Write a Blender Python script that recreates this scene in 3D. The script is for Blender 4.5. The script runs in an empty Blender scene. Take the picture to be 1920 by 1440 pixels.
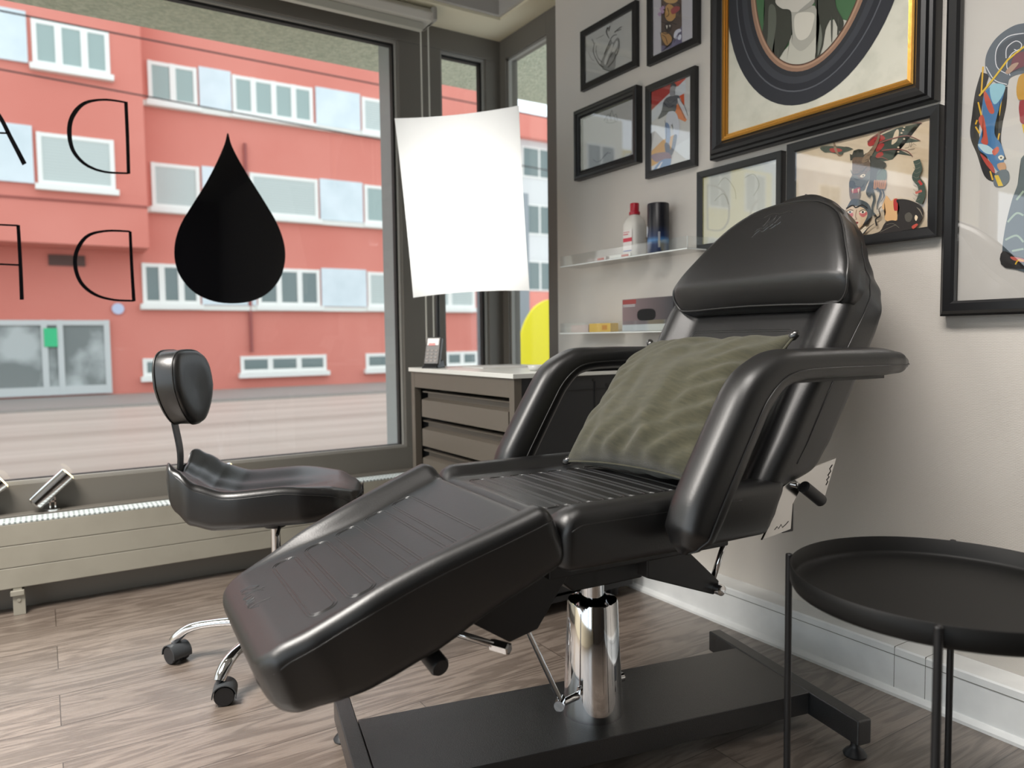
import bpy, bmesh, math, random
from mathutils import Vector, Matrix, noise
random.seed(7)
D = bpy.data; SC = bpy.context.scene
COL = SC.collection
PI = math.pi
# ------------------------------------------------------------------ camera
FPX = 1390.132; HC = 0.935
YAW, PITCH, ROLL = 0.563991891, 0.0611733604, -0.0125399864
cy_, sy_ = math.cos(YAW), math.sin(YAW)
FW = Vector((sy_*math.cos(PITCH), cy_*math.cos(PITCH), -math.sin(PITCH)))
_r = Vector((cy_, -sy_, 0)); _u = _r.cross(FW)
RT = _r*math.cos(ROLL) + _u*math.sin(ROLL)
UP = -_r*math.sin(ROLL) + _u*math.cos(ROLL)
CAM = Vector((0, 0, HC))
cd = D.cameras.new('camera'); cam = D.objects.new('camera', cd); COL.objects.link(cam)
m = Matrix.Identity(4)
for i in range(3):
    m[i][0] = RT[i]; m[i][1] = UP[i]; m[i][2] = -FW[i]; m[i][3] = CAM[i]
cam.matrix_world = m
cd.sensor_width = 36; cd.lens = 36*FPX/1920; cd.clip_start = 0.05; cd.clip_end = 300
cd.dof.use_dof = True; cd.dof.focus_distance = 1.75; cd.dof.aperture_fstop = 3.0
SC.camera = cam
# ------------------------------------------------------------------ world, exposure, lights
SC.view_settings.view_transform = 'Standard'; SC.view_settings.look = 'None'
SC.view_settings.gamma = 1; SC.view_settings.use_curve_mapping = False
SC.view_settings.exposure = 0.0
w = D.worlds.new('overcast_sky'); SC.world = w; w.use_nodes = True
bg = w.node_tree.nodes['Background']
bg.inputs[0].default_value = (0.86, 0.94, 1.0, 1); bg.inputs[1].default_value = 1.9

def area(name, loc, rot, sx, sy, power, col=(1, 1, 1), spread=180):
    l = D.lights.new(name, 'AREA'); l.spread = math.radians(spread); l.shape = 'RECTANGLE'; l.size = sx; l.size_y = sy
    l.energy = power; l.color = col
    o = D.objects.new(name, l); o.location = loc; o.rotation_euler = rot; COL.objects.link(o)
    return o
area('ceiling_panel_light', (-0.95, 1.9, 2.62), (0, 0, 0), 1.2, 1.0, 105, (1.0, 0.95, 0.89), 130)  # unseen fill light added to lift the whole interior, no fixture behind it
area('right_wall_fill_light', (0.62, 0.70, 2.60), (0, math.radians(-36), 0), 0.5, 1.3, 15, (1.0, 0.95, 0.90), 80)  # second added fill, tilted to brighten the lower right wall

def ray(x, y): return FW + RT*((x-960)/FPX) - UP*((y-720)/FPX)
def onX(x, y, X):
    d = ray(x, y); return CAM + d*(X/d.x)
def onY(x, y, Y):
    d = ray(x, y); return CAM + d*(Y/d.y)
def onZ(x, y, Z):
    d = ray(x, y); return CAM + d*((Z-HC)/d.z)

# ------------------------------------------------------------------ materials
def srgb(r, g, b):
    f = lambda c: (c/255/12.92) if c/255 <= 0.04045 else ((c/255+0.055)/1.055)**2.4
    return (f(r), f(g), f(b))
def mat(name, col, rough=0.5, metal=0.0, bump=None, spec=0.5, emit=None, var=None, coat=0.0, sheen=0.0, ior=1.5):
    """bump=(scale, strength, distance) noise ; var=(scale, colour2, lo, hi) noise colour variation"""
    m = D.materials.new(name); m.use_nodes = True
    nt = m.node_tree; b = nt.nodes['Principled BSDF']
    b.inputs['Base Color'].default_value = (*col, 1); b.inputs['Roughness'].default_value = rough
    b.inputs['Metallic'].default_value = metal; b.inputs['Specular IOR Level'].default_value = spec
    b.inputs['Coat Weight'].default_value = coat
    b.inputs['Sheen Weight'].default_value = sheen; b.inputs['IOR'].default_value = ior
    tc = nt.nodes.new('ShaderNodeTexCoord')
    if emit:
        b.inputs['Emission Color'].default_value = (*emit[0], 1); b.inputs['Emission Strength'].default_value = emit[1]
    if bump:
        n = nt.nodes.new('ShaderNodeTexNoise'); n.inputs['Scale'].default_value = bump[0]; n.inputs['Detail'].default_value = 4
        bp = nt.nodes.new('ShaderNodeBump'); bp.inputs['Strength'].default_value = bump[1]; bp.inputs['Distance'].default_value = bump[2]
        nt.links.new(tc.outputs['Object'], n.inputs['Vector']); nt.links.new(n.outputs['Fac'], bp.inputs['Height'])
        nt.links.new(bp.outputs['Normal'], b.inputs['Normal'])
    if var:
        n = nt.nodes.new('ShaderNodeTexNoise'); n.inputs['Scale'].default_value = var[0]; n.inputs['Detail'].default_value = 5
        r = nt.nodes.new('ShaderNodeValToRGB'); r.color_ramp.elements[0].position = var[2]; r.color_ramp.elements[1].position = var[3]
        r.color_ramp.elements[0].color = (*col, 1); r.color_ramp.elements[1].color = (*var[1], 1)
        nt.links.new(tc.outputs['Object'], n.inputs['Vector']); nt.links.new(n.outputs['Fac'], r.inputs['Fac'])
        nt.links.new(r.outputs['Color'], b.inputs['Base Color'])
    return m
def thin_glass(name, tint=(1, 1, 1), refl=1.0):
    m = D.materials.new(name); m.use_nodes = True; nt = m.node_tree; nt.nodes.clear()
    o = nt.nodes.new('ShaderNodeOutputMaterial'); mx = nt.nodes.new('ShaderNodeMixShader')
    t = nt.nodes.new('ShaderNodeBsdfTransparent'); t.inputs[0].default_value = (*tint, 1)
    g = nt.nodes.new('ShaderNodeBsdfGlossy'); g.inputs['Roughness'].default_value = 0.0
    ge = nt.nodes.new('ShaderNodeNewGeometry'); dt = nt.nodes.new('ShaderNodeVectorMath'); dt.operation = 'DOT_PRODUCT'
    nt.links.new(ge.outputs['Incoming'], dt.inputs[0]); nt.links.new(ge.outputs['Normal'], dt.inputs[1])
    def mth(op, a, b=None):
        q = nt.nodes.new('ShaderNodeMath'); q.operation = op
        for k, v in enumerate((a, b)):
            if v is None: continue
            if isinstance(v, (int, float)): q.inputs[k].default_value = v
            else: nt.links.new(v, q.inputs[k])
        return q.outputs[0]
    c = mth('SUBTRACT', 1.0, mth('ABSOLUTE', dt.outputs['Value']))          # Schlick, the same from both sides
    F = mth('MULTIPLY', mth('ADD', mth('MULTIPLY', mth('POWER', c, 5.0), 0.96), 0.042), refl)
    nt.links.new(F, mx.inputs[0])
    nt.links.new(t.outputs[0], mx.inputs[1]); nt.links.new(g.outputs[0], mx.inputs[2]); nt.links.new(mx.outputs[0], o.inputs[0])
    return m
M = {}
M['leather'] = mat('black_leather', (0.005, 0.005, 0.0055), 0.40, bump=(260, 0.16, 0.001), spec=0.5, ior=1.72)
M['leather2'] = mat('black_stool_leather', (0.005, 0.005, 0.0055), 0.34, bump=(200, 0.18, 0.001), spec=0.5, ior=1.72)
M['thread'] = mat('black_thread', (0.010, 0.010, 0.010), 0.28, ior=2.0)
M['piping'] = mat('black_piping', (0.006, 0.006, 0.006), 0.40, ior=1.8)
M['powder'] = mat('black_powder_coat', (0.012, 0.013, 0.015), 0.30, bump=(520, 0.7, 0.0014), ior=2.0)
M['blackmetal'] = mat('satin_black_metal', (0.012, 0.012, 0.013), 0.42, spec=0.5)
M['trayblack'] = mat('matt_black_steel', (0.007, 0.0068, 0.0065), 0.5, spec=0.25)
M['blackplastic'] = mat('black_plastic', (0.015, 0.015, 0.017), 0.4)
M['chrome'] = mat('chrome', (0.78, 0.78, 0.79), 0.05, 1.0)
M['steel'] = mat('polished_steel', (0.62, 0.61, 0.60), 0.17, 1.0)
M['frame'] = mat('anthracite_window_frame', srgb(108, 104, 97), 0.5)
M['framelight'] = mat('grey_rubber_seal', srgb(150, 148, 142), 0.5)
M['seal'] = mat('black_seal', (0.01, 0.01, 0.01), 0.6)
M['alu'] = mat('light_grey_aluminium', srgb(150, 156, 156), 0.45)
M['cream'] = mat('cream_paint', srgb(226, 218, 192), 0.7)
M['ceil'] = mat('grey_plaster_shade', srgb(176, 172, 166), 0.8)
M['white'] = mat('white_lacquer', srgb(244, 246, 245), 0.35, var=(9, srgb(230, 232, 232), 0.4, 0.75))
M['rad'] = mat('warm_white_radiator', srgb(156, 152, 140), 0.4, var=(5, srgb(146, 142, 130), 0.45, 0.7))
M['grille'] = mat('pale_radiator_grille', srgb(222, 230, 230), 0.5)
M['cab'] = mat('taupe_grey_metal', srgb(98, 91, 82), 0.38, bump=(300, 0.1, 0.0005))
M['cabdark'] = mat('dark_cabinet_metal', (0.018, 0.019, 0.021), 0.5)
M['cabtop'] = mat('white_cabinet_top', srgb(224, 224, 218), 0.25)
M['gold'] = mat('gold_leaf', (0.62, 0.33, 0.075), 0.32, 0.85, bump=(60, 0.25, 0.002))
M['pframe'] = mat('black_wood_frame', (0.010, 0.010, 0.011), 0.38, bump=(90, 0.08, 0.001))
M['paper'] = mat('white_paper', srgb(214, 212, 208), 0.8)
M['paper2'] = mat('warm_paper', srgb(222, 203, 176), 0.8, var=(6, srgb(206, 184, 154), 0.45, 0.7))
M['canvas'] = mat('pale_canvas', srgb(206, 204, 190), 0.8, bump=(500, 0.3, 0.001), var=(12, srgb(186, 186, 172), 0.4, 0.7))
M['glass'] = thin_glass('window_glass', (0.985, 0.99, 0.99), 0.5)
M['pglass'] = thin_glass('picture_glass', (1, 1, 1), 4.2)
M['acrylic'] = thin_glass('clear_acrylic', (0.97, 0.98, 0.98), 1.3)
M['film'] = mat('black_window_film', (0.004, 0.004, 0.005), 0.06, spec=0.4)
M['pillow'] = None

def nodes(name):
    m = D.materials.new(name); m.use_nodes = True; nt = m.node_tree
    return m, nt, nt.nodes['Principled BSDF'], nt.nodes.new('ShaderNodeTexCoord')
def wood_floor():
    m, nt, b, tc = nodes('oak_vinyl_planks'); N = nt.nodes.new; L = nt.links.new
    br = N('ShaderNodeTexBrick'); br.inputs['Scale'].default_value = 1.0
    br.inputs['Brick Width'].default_value = 1.25; br.inputs['Row Height'].default_value = 0.19
    br.inputs['Mortar Size'].default_value = 0.0012; br.inputs['Mortar Smooth'].default_value = 0.1; br.offset = 0.37
    br.inputs['Color1'].default_value = (0.30, 0.30, 0.30, 1); br.inputs['Color2'].default_value = (0.8, 0.8, 0.8, 1)
    br.inputs['Mortar'].default_value = (0, 0, 0, 1)
    L(tc.outputs['Object'], br.inputs['Vector'])
    # per plank shift of the grain
    sep = N('ShaderNodeSeparateColor'); L(br.outputs['Color'], sep.inputs[0])
    mp = N('ShaderNodeMapping'); mp.inputs['Scale'].default_value = (1.3, 11, 1)
    L(tc.outputs['Object'], mp.inputs['Vector'])
    add = N('ShaderNodeVectorMath'); add.operation = 'ADD'; L(mp.outputs[0], add.inputs[0])
    cmb = N('ShaderNodeCombineXYZ'); L(sep.outputs[0], cmb.inputs[2]); 
    ml = N('ShaderNodeVectorMath'); ml.operation = 'SCALE'; ml.inputs['Scale'].default_value = 9; L(cmb.outputs[0], ml.inputs[0]); L(ml.outputs[0], add.inputs[1])
    n1 = N('ShaderNodeTexNoise'); n1.inputs['Scale'].default_value = 1.6; n1.inputs['Detail'].default_value = 8; n1.inputs['Distortion'].default_value = 0.9
    L(add.outputs[0], n1.inputs['Vector'])
    wv = N('ShaderNodeMath'); wv.operation = 'MULTIPLY'; wv.inputs[1].default_value = 34; L(n1.outputs['Fac'], wv.inputs[0])
    sn = N('ShaderNodeMath'); sn.operation = 'SINE'; L(wv.outputs[0], sn.inputs[0])
    r = N('ShaderNodeValToRGB'); r.color_ramp.elements[0].position = 0.2; r.color_ramp.elements[1].position = 0.82
    r.color_ramp.elements[0].color = (*srgb(90, 78, 69), 1); r.color_ramp.elements[1].color = (*srgb(150, 137, 126), 1)
    n2 = N('ShaderNodeTexNoise'); n2.inputs['Scale'].default_value = 3.5; n2.inputs['Detail'].default_value = 10; n2.inputs['Roughness'].default_value = 0.75
    mp2 = N('ShaderNodeMapping'); mp2.inputs['Scale'].default_value = (1.0, 22, 1); L(add.outputs[0], mp2.inputs[0]); L(mp2.outputs[0], n2.inputs['Vector'])
    a = N('ShaderNodeMath'); a.operation = 'MULTIPLY_ADD'; a.inputs[1].default_value = 0.16; L(sn.outputs[0], a.inputs[0]); L(n2.outputs['Fac'], a.inputs[2])
    L(a.outputs[0], r.inputs['Fac'])
    mix = N('ShaderNodeMix'); mix.data_type = 'RGBA'; mix.blend_type = 'MULTIPLY'; mix.inputs['Factor'].default_value = 0.35
    L(r.outputs['Color'], mix.inputs['A']); 
    g = N('ShaderNodeMapRange'); g.inputs['From Min'].default_value = 0.2; g.inputs['From Max'].default_value = 0.8; g.inputs['To Min'].default_value = 0.55; g.inputs['To Max'].default_value = 1.15
    L(sep.outputs[0], g.inputs['Value']); cg = N('ShaderNodeCombineColor'); 
    for i in range(3): L(g.outputs[0], cg.inputs[i])
    L(cg.outputs[0], mix.inputs['B'])
    mo = N('ShaderNodeMix'); mo.data_type = 'RGBA'; L(br.outputs['Fac'], mo.inputs['Factor']); L(mix.outputs['Result'], mo.inputs['A']); mo.inputs['B'].default_value = (*srgb(60, 50, 42), 1)
    L(mo.outputs['Result'], b.inputs['Base Color'])
    b.inputs['Roughness'].default_value = 0.30; b.inputs['IOR'].default_value = 2.0
    bp = N('ShaderNodeBump'); bp.inputs['Strength'].default_value = 0.25; bp.inputs['Distance'].default_value = 0.002
    L(a.outputs[0], bp.inputs['Height']); L(bp.outputs[0], b.inputs['Normal'])
    return m
M['floor'] = wood_floor()
def wallpaper():
    m, nt, b, tc = nodes('woven_wallpaper'); N = nt.nodes.new; L = nt.links.new
    b.inputs['Base Color'].default_value = (*srgb(206, 200, 192), 1); b.inputs['Roughness'].default_value = 0.65
    mp = N('ShaderNodeMapping'); mp.inputs['Rotation'].default_value = (0, PI/2, 0); L(tc.outputs['Object'], mp.inputs[0])
    sx = N('ShaderNodeSeparateXYZ'); L(tc.outputs['Object'], sx.inputs[0]); cb = N('ShaderNodeCombineXYZ'); L(sx.outputs['Y'], cb.inputs['X']); L(sx.outputs['Z'], cb.inputs['Y'])
    br = N('ShaderNodeTexBrick'); br.inputs['Scale'].default_value = 1; br.inputs['Brick Width'].default_value = 0.009; br.inputs['Row Height'].default_value = 0.0032
    br.inputs['Mortar Size'].default_value = 0.0008; br.inputs['Mortar Smooth'].default_value = 1
    n = N('ShaderNodeTexNoise'); n.inputs['Scale'].default_value = 40; 
    vm = N('ShaderNodeVectorMath'); vm.operation = 'MULTIPLY_ADD'; vm.inputs[1].default_value = (0.004, 0.004, 0); L(cb.outputs[0], n.inputs['Vector'])
    L(n.outputs['Color'], vm.inputs[0]); L(cb.outputs[0], vm.inputs[2]); L(vm.outputs[0], br.inputs['Vector'])
    bp = N('ShaderNodeBump'); bp.inputs['Strength'].default_value = 0.4; bp.inputs['Distance'].default_value = 0.0010; bp.invert = True
    L(br.outputs['Fac'], bp.inputs['Height']); L(bp.outputs[0], b.inputs['Normal'])
    return m
M['wall'] = wallpaper()
def linen():
    m, nt, b, tc = nodes('olive_linen'); N = nt.nodes.new; L = nt.links.new
    n = N('ShaderNodeTexNoise'); n.inputs['Scale'].default_value = 30; n.inputs['Detail'].default_value = 8; n.inputs['Roughness'].default_value = 0.7
    mp = N('ShaderNodeMapping'); mp.inputs['Scale'].default_value = (1, 5, 1); L(tc.outputs['Object'], mp.inputs[0]); L(mp.outputs[0], n.inputs['Vector'])
    r = N('ShaderNodeValToRGB'); r.color_ramp.elements[0].position = 0.3; r.color_ramp.elements[1].position = 0.75
    r.color_ramp.elements[0].color = (*srgb(56, 56, 39), 1); r.color_ramp.elements[1].color = (*srgb(84, 80, 59), 1)
    L(n.outputs['Fac'], r.inputs['Fac']); L(r.outputs['Color'], b.inputs['Base Color'])
    b.inputs['Roughness'].default_value = 0.85; b.inputs['Sheen Weight'].default_value = 0.25
    w1 = N('ShaderNodeTexWave'); w1.inputs['Scale'].default_value = 260; w2 = N('ShaderNodeTexWave'); w2.bands_direction = 'Y'; w2.inputs['Scale'].default_value = 260
    L(tc.outputs['Object'], w1.inputs['Vector']); L(tc.outputs['Object'], w2.inputs['Vector'])
    ad = N('ShaderNodeMath'); L(w1.outputs['Fac'], ad.inputs[0]); L(w2.outputs['Fac'], ad.inputs[1])
    ad2 = N('ShaderNodeMath'); ad2.operation = 'MULTIPLY_ADD'; ad2.inputs[1].default_value = 3; L(n.outputs['Fac'], ad2.inputs[0]); L(ad.outputs[0], ad2.inputs[2])
    bp = N('ShaderNodeBump'); bp.inputs['Strength'].default_value = 0.4; bp.inputs['Distance'].default_value = 0.0012
    L(ad2.outputs[0], bp.inputs['Height']); L(bp.outputs[0], b.inputs['Normal'])
    return m
M['pillow'] = linen()

# ------------------------------------------------------------------ object helpers
def link(name, me, m=None, parent=None, smooth=False, bevel=0.0, seg=2):
    o = D.objects.new(name, me); COL.objects.link(o)
    if m is not None:
        for q in (m if isinstance(m, (list, tuple)) else [m]): me.materials.append(q)
    if parent is not None: o.parent = parent
    if smooth:
        for p in me.polygons: p.use_smooth = True
    if bevel:
        md = o.modifiers.new('bevel', 'BEVEL'); md.width = bevel; md.segments = seg; md.limit_method = 'ANGLE'; md.angle_limit = math.radians(35)
        for p in me.polygons: p.use_smooth = True
        md.harden_normals = True
    return o
def obj(name, bm, m=None, parent=None, smooth=False, bevel=0.0, seg=2, sharp=None):
    if smooth or bevel: bmesh.ops.recalc_face_normals(bm, faces=bm.faces[:])
    me = D.meshes.new(name); bm.to_mesh(me); bm.free()
    o = link(name, me, m, parent, smooth, bevel, seg)
    if sharp is not None and hasattr(me, 'set_sharp_from_angle'): me.set_sharp_from_angle(angle=math.radians(sharp))
    return o
def tag(o, label, cat, group=None, kind=None):
    o['label'] = label; o['category'] = cat
    if group: o['group'] = group
    if kind: o['kind'] = kind
    return o
def struct(o): o['kind'] = 'structure'; return o
def empty(name, loc, rz=0):
    o = D.objects.new(name, None); COL.objects.link(o); o.location = loc; o.rotation_euler = (0, 0, rz); o.empty_display_size = 0.05; return o
def BM(): return bmesh.new()
def box(bm, x0, y0, z0, x1, y1, z1, mi=0):
    v = [bm.verts.new((x, y, z)) for x in (x0, x1) for y in (y0, y1) for z in (z0, z1)]
    for a in ((0, 1, 3, 2), (4, 6, 7, 5), (0, 4, 5, 1), (2, 3, 7, 6), (0, 2, 6, 4), (1, 5, 7, 3)):
        f = bm.faces.new([v[i] for i in a]); f.material_index = mi
    return v
def hull8(bm, a, b, mi=0):
    """two quads (4 points each) joined into a solid"""
    va = [bm.verts.new(p) for p in a]; vb = [bm.verts.new(p) for p in b]
    bm.faces.new(va).material_index = mi; bm.faces.new(vb[::-1]).material_index = mi
    n = len(a)
    for i in range(n): bm.faces.new((va[i], vb[i], vb[(i+1) % n], va[(i+1) % n])).material_index = mi
def rings(bm, rs, closed=True, cap=True, mi=0):
    vs = [[bm.verts.new(p) for p in r] for r in rs]; n = len(rs[0])
    for a, b in zip(vs, vs[1:]):
        for i in range(n if closed else n-1):
            f = bm.faces.new((a[i], a[(i+1) % n], b[(i+1) % n], b[i])); f.material_index = mi
    if cap:
        for r in (vs[0][::-1], vs[-1]):
            f = bm.faces.new(r); f.material_index = mi
    return vs
def tube(bm, pts, r, n=10, mi=0, cap=True, closed=False):
    pts = [Vector(p) for p in pts]; rs = []; N = len(pts); ref = None
    rr = r if isinstance(r, (list, tuple)) else [r]*N
    for i, p in enumerate(pts):
        if closed: t = pts[(i+1) % N]-pts[i-1]
        else: t = (pts[min(i+1, N-1)]-pts[max(i-1, 0)])
        t.normalize()
        if ref is None:
            ref = Vector((0, 0, 1)) if abs(t.z) < 0.9 else Vector((1, 0, 0))
        a = t.cross(ref).normalized(); b = a.cross(t).normalized(); ref = b
        rs.append([p+a*rr[i]*math.cos(2*PI*k/n)+b*rr[i]*math.sin(2*PI*k/n) for k in range(n)])
    if closed: rs.append(rs[0]); 
    rings(bm, rs, cap=cap and not closed, mi=mi)
def lathe(bm, prof, n=32, o=(0, 0, 0), ax=None, mi=0, cap=True):
    """prof: list of (radius, height) ; ax: axis direction"""
    o = Vector(o); z = Vector(ax).normalized() if ax else Vector((0, 0, 1))
    x = z.orthogonal().normalized() if ax else Vector((1, 0, 0)); y = z.cross(x)
    rs = [[o+z*h+x*(max(r, 1e-4)*math.cos(2*PI*k/n))+y*(max(r, 1e-4)*math.sin(2*PI*k/n)) for k in range(n)] for r, h in prof]
    rings(bm, rs, cap=cap, mi=mi)
def cr(pts, k=8, closed=False):
    """Catmull-Rom"""
    P = [Vector(p) for p in pts]; n = len(P); out = []
    rng = range(n) if closed else range(n-1)
    for i in rng:
        p0 = P[i-1] if (closed or i > 0) else P[0]; p1 = P[i]; p2 = P[(i+1) % n]
        p3 = P[(i+2) % n] if (closed or i+2 < n) else P[-1]
        for j in range(k):
            t = j/k
            out.append(0.5*((2*p1)+(p2-p0)*t+(2*p0-5*p1+4*p2-p3)*t*t+(-p0+3*p1-3*p2+p3)*t**3))
    if not closed: out.append(P[-1])
    return out
def sst(a, b, x):
    t = max(0, min(1, (x-a)/(b-a))); return t*t*(3-2*t)
def interp(tab, x):
    if x <= tab[0][0]: return tab[0][1]
    for (a, p), (b, q) in zip(tab, tab[1:]):
        if x <= b:
            t = (x-a)/(b-a); t = t*t*(3-2*t)*0.5+t*0.5; return p+(q-p)*t
    return tab[-1][1]

# ------------------------------------------------------------------ room shell
XL = -2.3; XW = 1.92; YF = 3.20; XS = 1.975; ZC = 2.40; LEDGE = 1.835
b = BM(); box(b, XL-0.2, -3.2, -0.08, 2.15, 3.30, 0); struct(obj('floor', b, M['floor']))
b = BM(); box(b, XW, -3.2, 0, XW+0.23, 2.65, 2.9); struct(obj('wall_right', b, M['wall']))
b = BM(); box(b, -3.2, -3.4, 0, 2.15, -3.2, 2.9); struct(obj('wall_back', b, mat('dark_back_wall', srgb(70, 62, 54), 0.8)))
b = BM(); LW = (-2.9, 2.95, 0.30, 2.50)            # the shop front turns the corner: glass on the left too
XL = -2.3
box(b, XL-0.2, -3.4, 0, XL, 3.3, LW[2]); box(b, XL-0.2, -3.4, LW[3], XL, 3.3, 2.9); box(b, XL-0.2, -3.4, LW[2], XL, LW[0], LW[3]); box(b, XL-0.2, LW[1], LW[2], XL, 3.3, LW[3])
struct(obj('wall_left', b, M['cream']))
b = BM()
for y in (LW[0], -1.0, 0.95, LW[1]-0.07): box(b, XL-0.13, y, LW[2], XL-0.06, y+0.07, LW[3])
w3 = struct(obj('window_3', b, M['frame']))
b = BM(); box(b, XL-0.10, LW[0], LW[2], XL-0.094, LW[1], LW[3]); obj('pane', b, M['glass'], w3)
b = BM(); box(b, -3.2, -3.2, 2.65, 2.15, 2.95, 2.78); struct(obj('ceiling', b, M['ceil']))
# dropped soffit that runs along the windows
e = onZ(938, 38, ZC)
b = BM(); box(b, -3.2, e.y, ZC, 2.15, YF+0.25, ZC+0.42); box(b, e.x, 2.70, ZC, 2.15, e.y, ZC+0.42)
struct(obj('trim_1', b, [M['cream']]))
b = BM(); box(b, -3.2, e.y-0.02, ZC+0.012, e.x+0.0, e.y-0.001, 2.65); box(b, e.x-0.02, 2.5, ZC+0.012, e.x, e.y-0.02, 2.65)
struct(obj('trim_2', b, M['ceil']))  # upright soffit faces: their shade is put in as grey colour
b = BM(); box(b, e.x, 2.5, ZC+0.012, XW+0.2, 2.70, 2.65); struct(obj('trim_3', b, M['cream']))
# wall under the big window and skirting
b = BM(); box(b, -3.2, YF-0.06, 0, 2.15, YF+0.12, 0.26); struct(obj('wall_front', b, mat('grey_skirting_paint', srgb(128, 124, 118), 0.5)))
# cable trunking / skirting along the right wall
b = BM(); y0, y1 = -3.2, 2.65
prof = [(LEDGE-0.014, 0), (LEDGE-0.014, 0.008), (LEDGE-0.006, 0.016), (LEDGE, 0.018), (LEDGE, 0.121), (LEDGE+0.004, 0.125), (XW, 0.125), (XW, 0)]
rings(b, [[(x, y0, z) for x, z in prof], [(x, y1, z) for x, z in prof]])
for z in (0.103,): box(b, LEDGE-0.0012, y0, z, LEDGE, y1, z+0.0015, 1)
for y in (0.98, 1.06, -0.1): box(b, LEDGE-0.0005, y, 0.0, XW, y+0.0012, 0.1256, 1)
struct(obj('baseboard_right', b, [M['white'], mat('trunking_joint', srgb(120, 118, 112), 0.6)]))

# ------------------------------------------------------------------ windows
# big shop window on the front wall: opening x -2.9..1.435, z 0.428..2.305
gx0, gx1, gz0, gz1 = -2.2, 1.432, 0.432, 2.300
fy0, fy1 = YF, YF+0.07
b = BM()
box(b, -3.2, fy0, 0.26, 1.96, fy1, gz0)                 # bottom rail across
box(b, -3.2, fy0, gz1, XS+0.07, fy1, ZC)                # top rail
box(b, -3.2, fy0, gz0, gx0, fy1, gz1)
box(b, gx1, fy0, gz0, 1.648, fy1, gz1)                  # mullion
box(b, 1.895, fy0, 0.26, XS+0.07, fy1, gz1)             # corner post
f = struct(obj('window_1', b, M['frame'], bevel=0.003))
b = BM(); t = 0.010
for (a0, a1, c0, c1) in ((gx0, gx1, gz0, gz1), (1.648, 1.895, gz0, gz1)):
    box(b, a0, fy0+0.012, c0, a0+t, fy0+0.03, c1); box(b, a1-t, fy0+0.012, c0, a1, fy0+0.03, c1)
    box(b, a0+0.001, fy0+0.0125, c0, a1-0.001, fy0+0.0295, c0+t); box(b, a0+0.001, fy0+0.0125, c1-t, a1-0.001, fy0+0.0295, c1)
obj('glazing_bead', b, M['framelight'], f)
b = BM(); t = 0.020
for (a0, a1, c0, c1) in ((gx0, gx1, gz0, gz1), (1.648, 1.895, gz0, gz1)):
    box(b, a0, fy0+0.031, c0, a0+t, fy0+0.06, c1); box(b, a1-t, fy0+0.031, c0, a1, fy0+0.06, c1)
    box(b, a0+0.001, fy0+0.0315, c0, a1-0.001, fy0+0.0595, c0+t*0.6); box(b, a0+0.001, fy0+0.0315, c1-t, a1-0.001, fy0+0.0595, c1)
obj('rubber_seal', b, M['seal'], f)
b = BM(); box(b, gx0, fy0+0.045, gz0, gx1, fy0+0.051, gz1); box(b, 1.648, fy0+0.045, gz0, 1.895, fy0+0.051, gz1)
obj('pane', b, M['glass'], f)
# side window, in line with the right wall
sy0, sy1 = 2.80, 3.145
b = BM()
box(b, XS, 2.64, 0.26, XS+0.07, sy0, ZC); box(b, XS, sy1, 0.26, XS+0.07, YF, ZC)
box(b, XS, sy0, 0.26, XS+0.07, sy1, gz0); box(b, XS, sy0, gz1, XS+0.07, sy1, ZC)
f2 = struct(obj('window_2', b, M['frame'], bevel=0.003))
b = BM(); t = 0.010
box(b, XS+0.012, sy0, gz0, XS+0.03, sy0+t, gz1); box(b, XS+0.012, sy1-t, gz0, XS+0.03, sy1, gz1); box(b, XS+0.012, sy0, gz1-t, XS+0.03, sy1, gz1)
obj('glazing_bead', b, M['framelight'], f2)
b = BM(); box(b, XS+0.045, sy0, gz0, XS+0.051, sy1, gz1); obj('pane', b, M['glass'], f2)
b = BM(); box(b, XS, 2.64, 0, XS+0.1, YF+0.1, 0.26); struct(obj('wall_side', b, M['cream']))
# outer pier between the panes and overhang above the pavement
b = BM(); box(b, gx1+0.012, YF+0.072, -0.3, 1.62, YF+0.26, 2.5); struct(obj('wall_pier', b, M['alu']))
b = BM(); box(b, -3.3, YF+0.072, -0.3, 2.1, YF+0.12, 0.40); struct(obj('wall_outer', b, M['alu']))
# floor of the recess / inner sill and blind
b = BM(); box(b, -6, YF+0.072, 2.5, 9, 4.16, 2.75); box(b, XS+0.1, -3, 2.5, 9, YF+0.072, 2.75)
struct(obj('trim_overhang', b, mat('rough_grey_render', srgb(206, 208, 186), 0.95, bump=(60, 0.9, 0.02), var=(45, srgb(178, 184, 162), 0.35, 0.65))))

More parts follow.
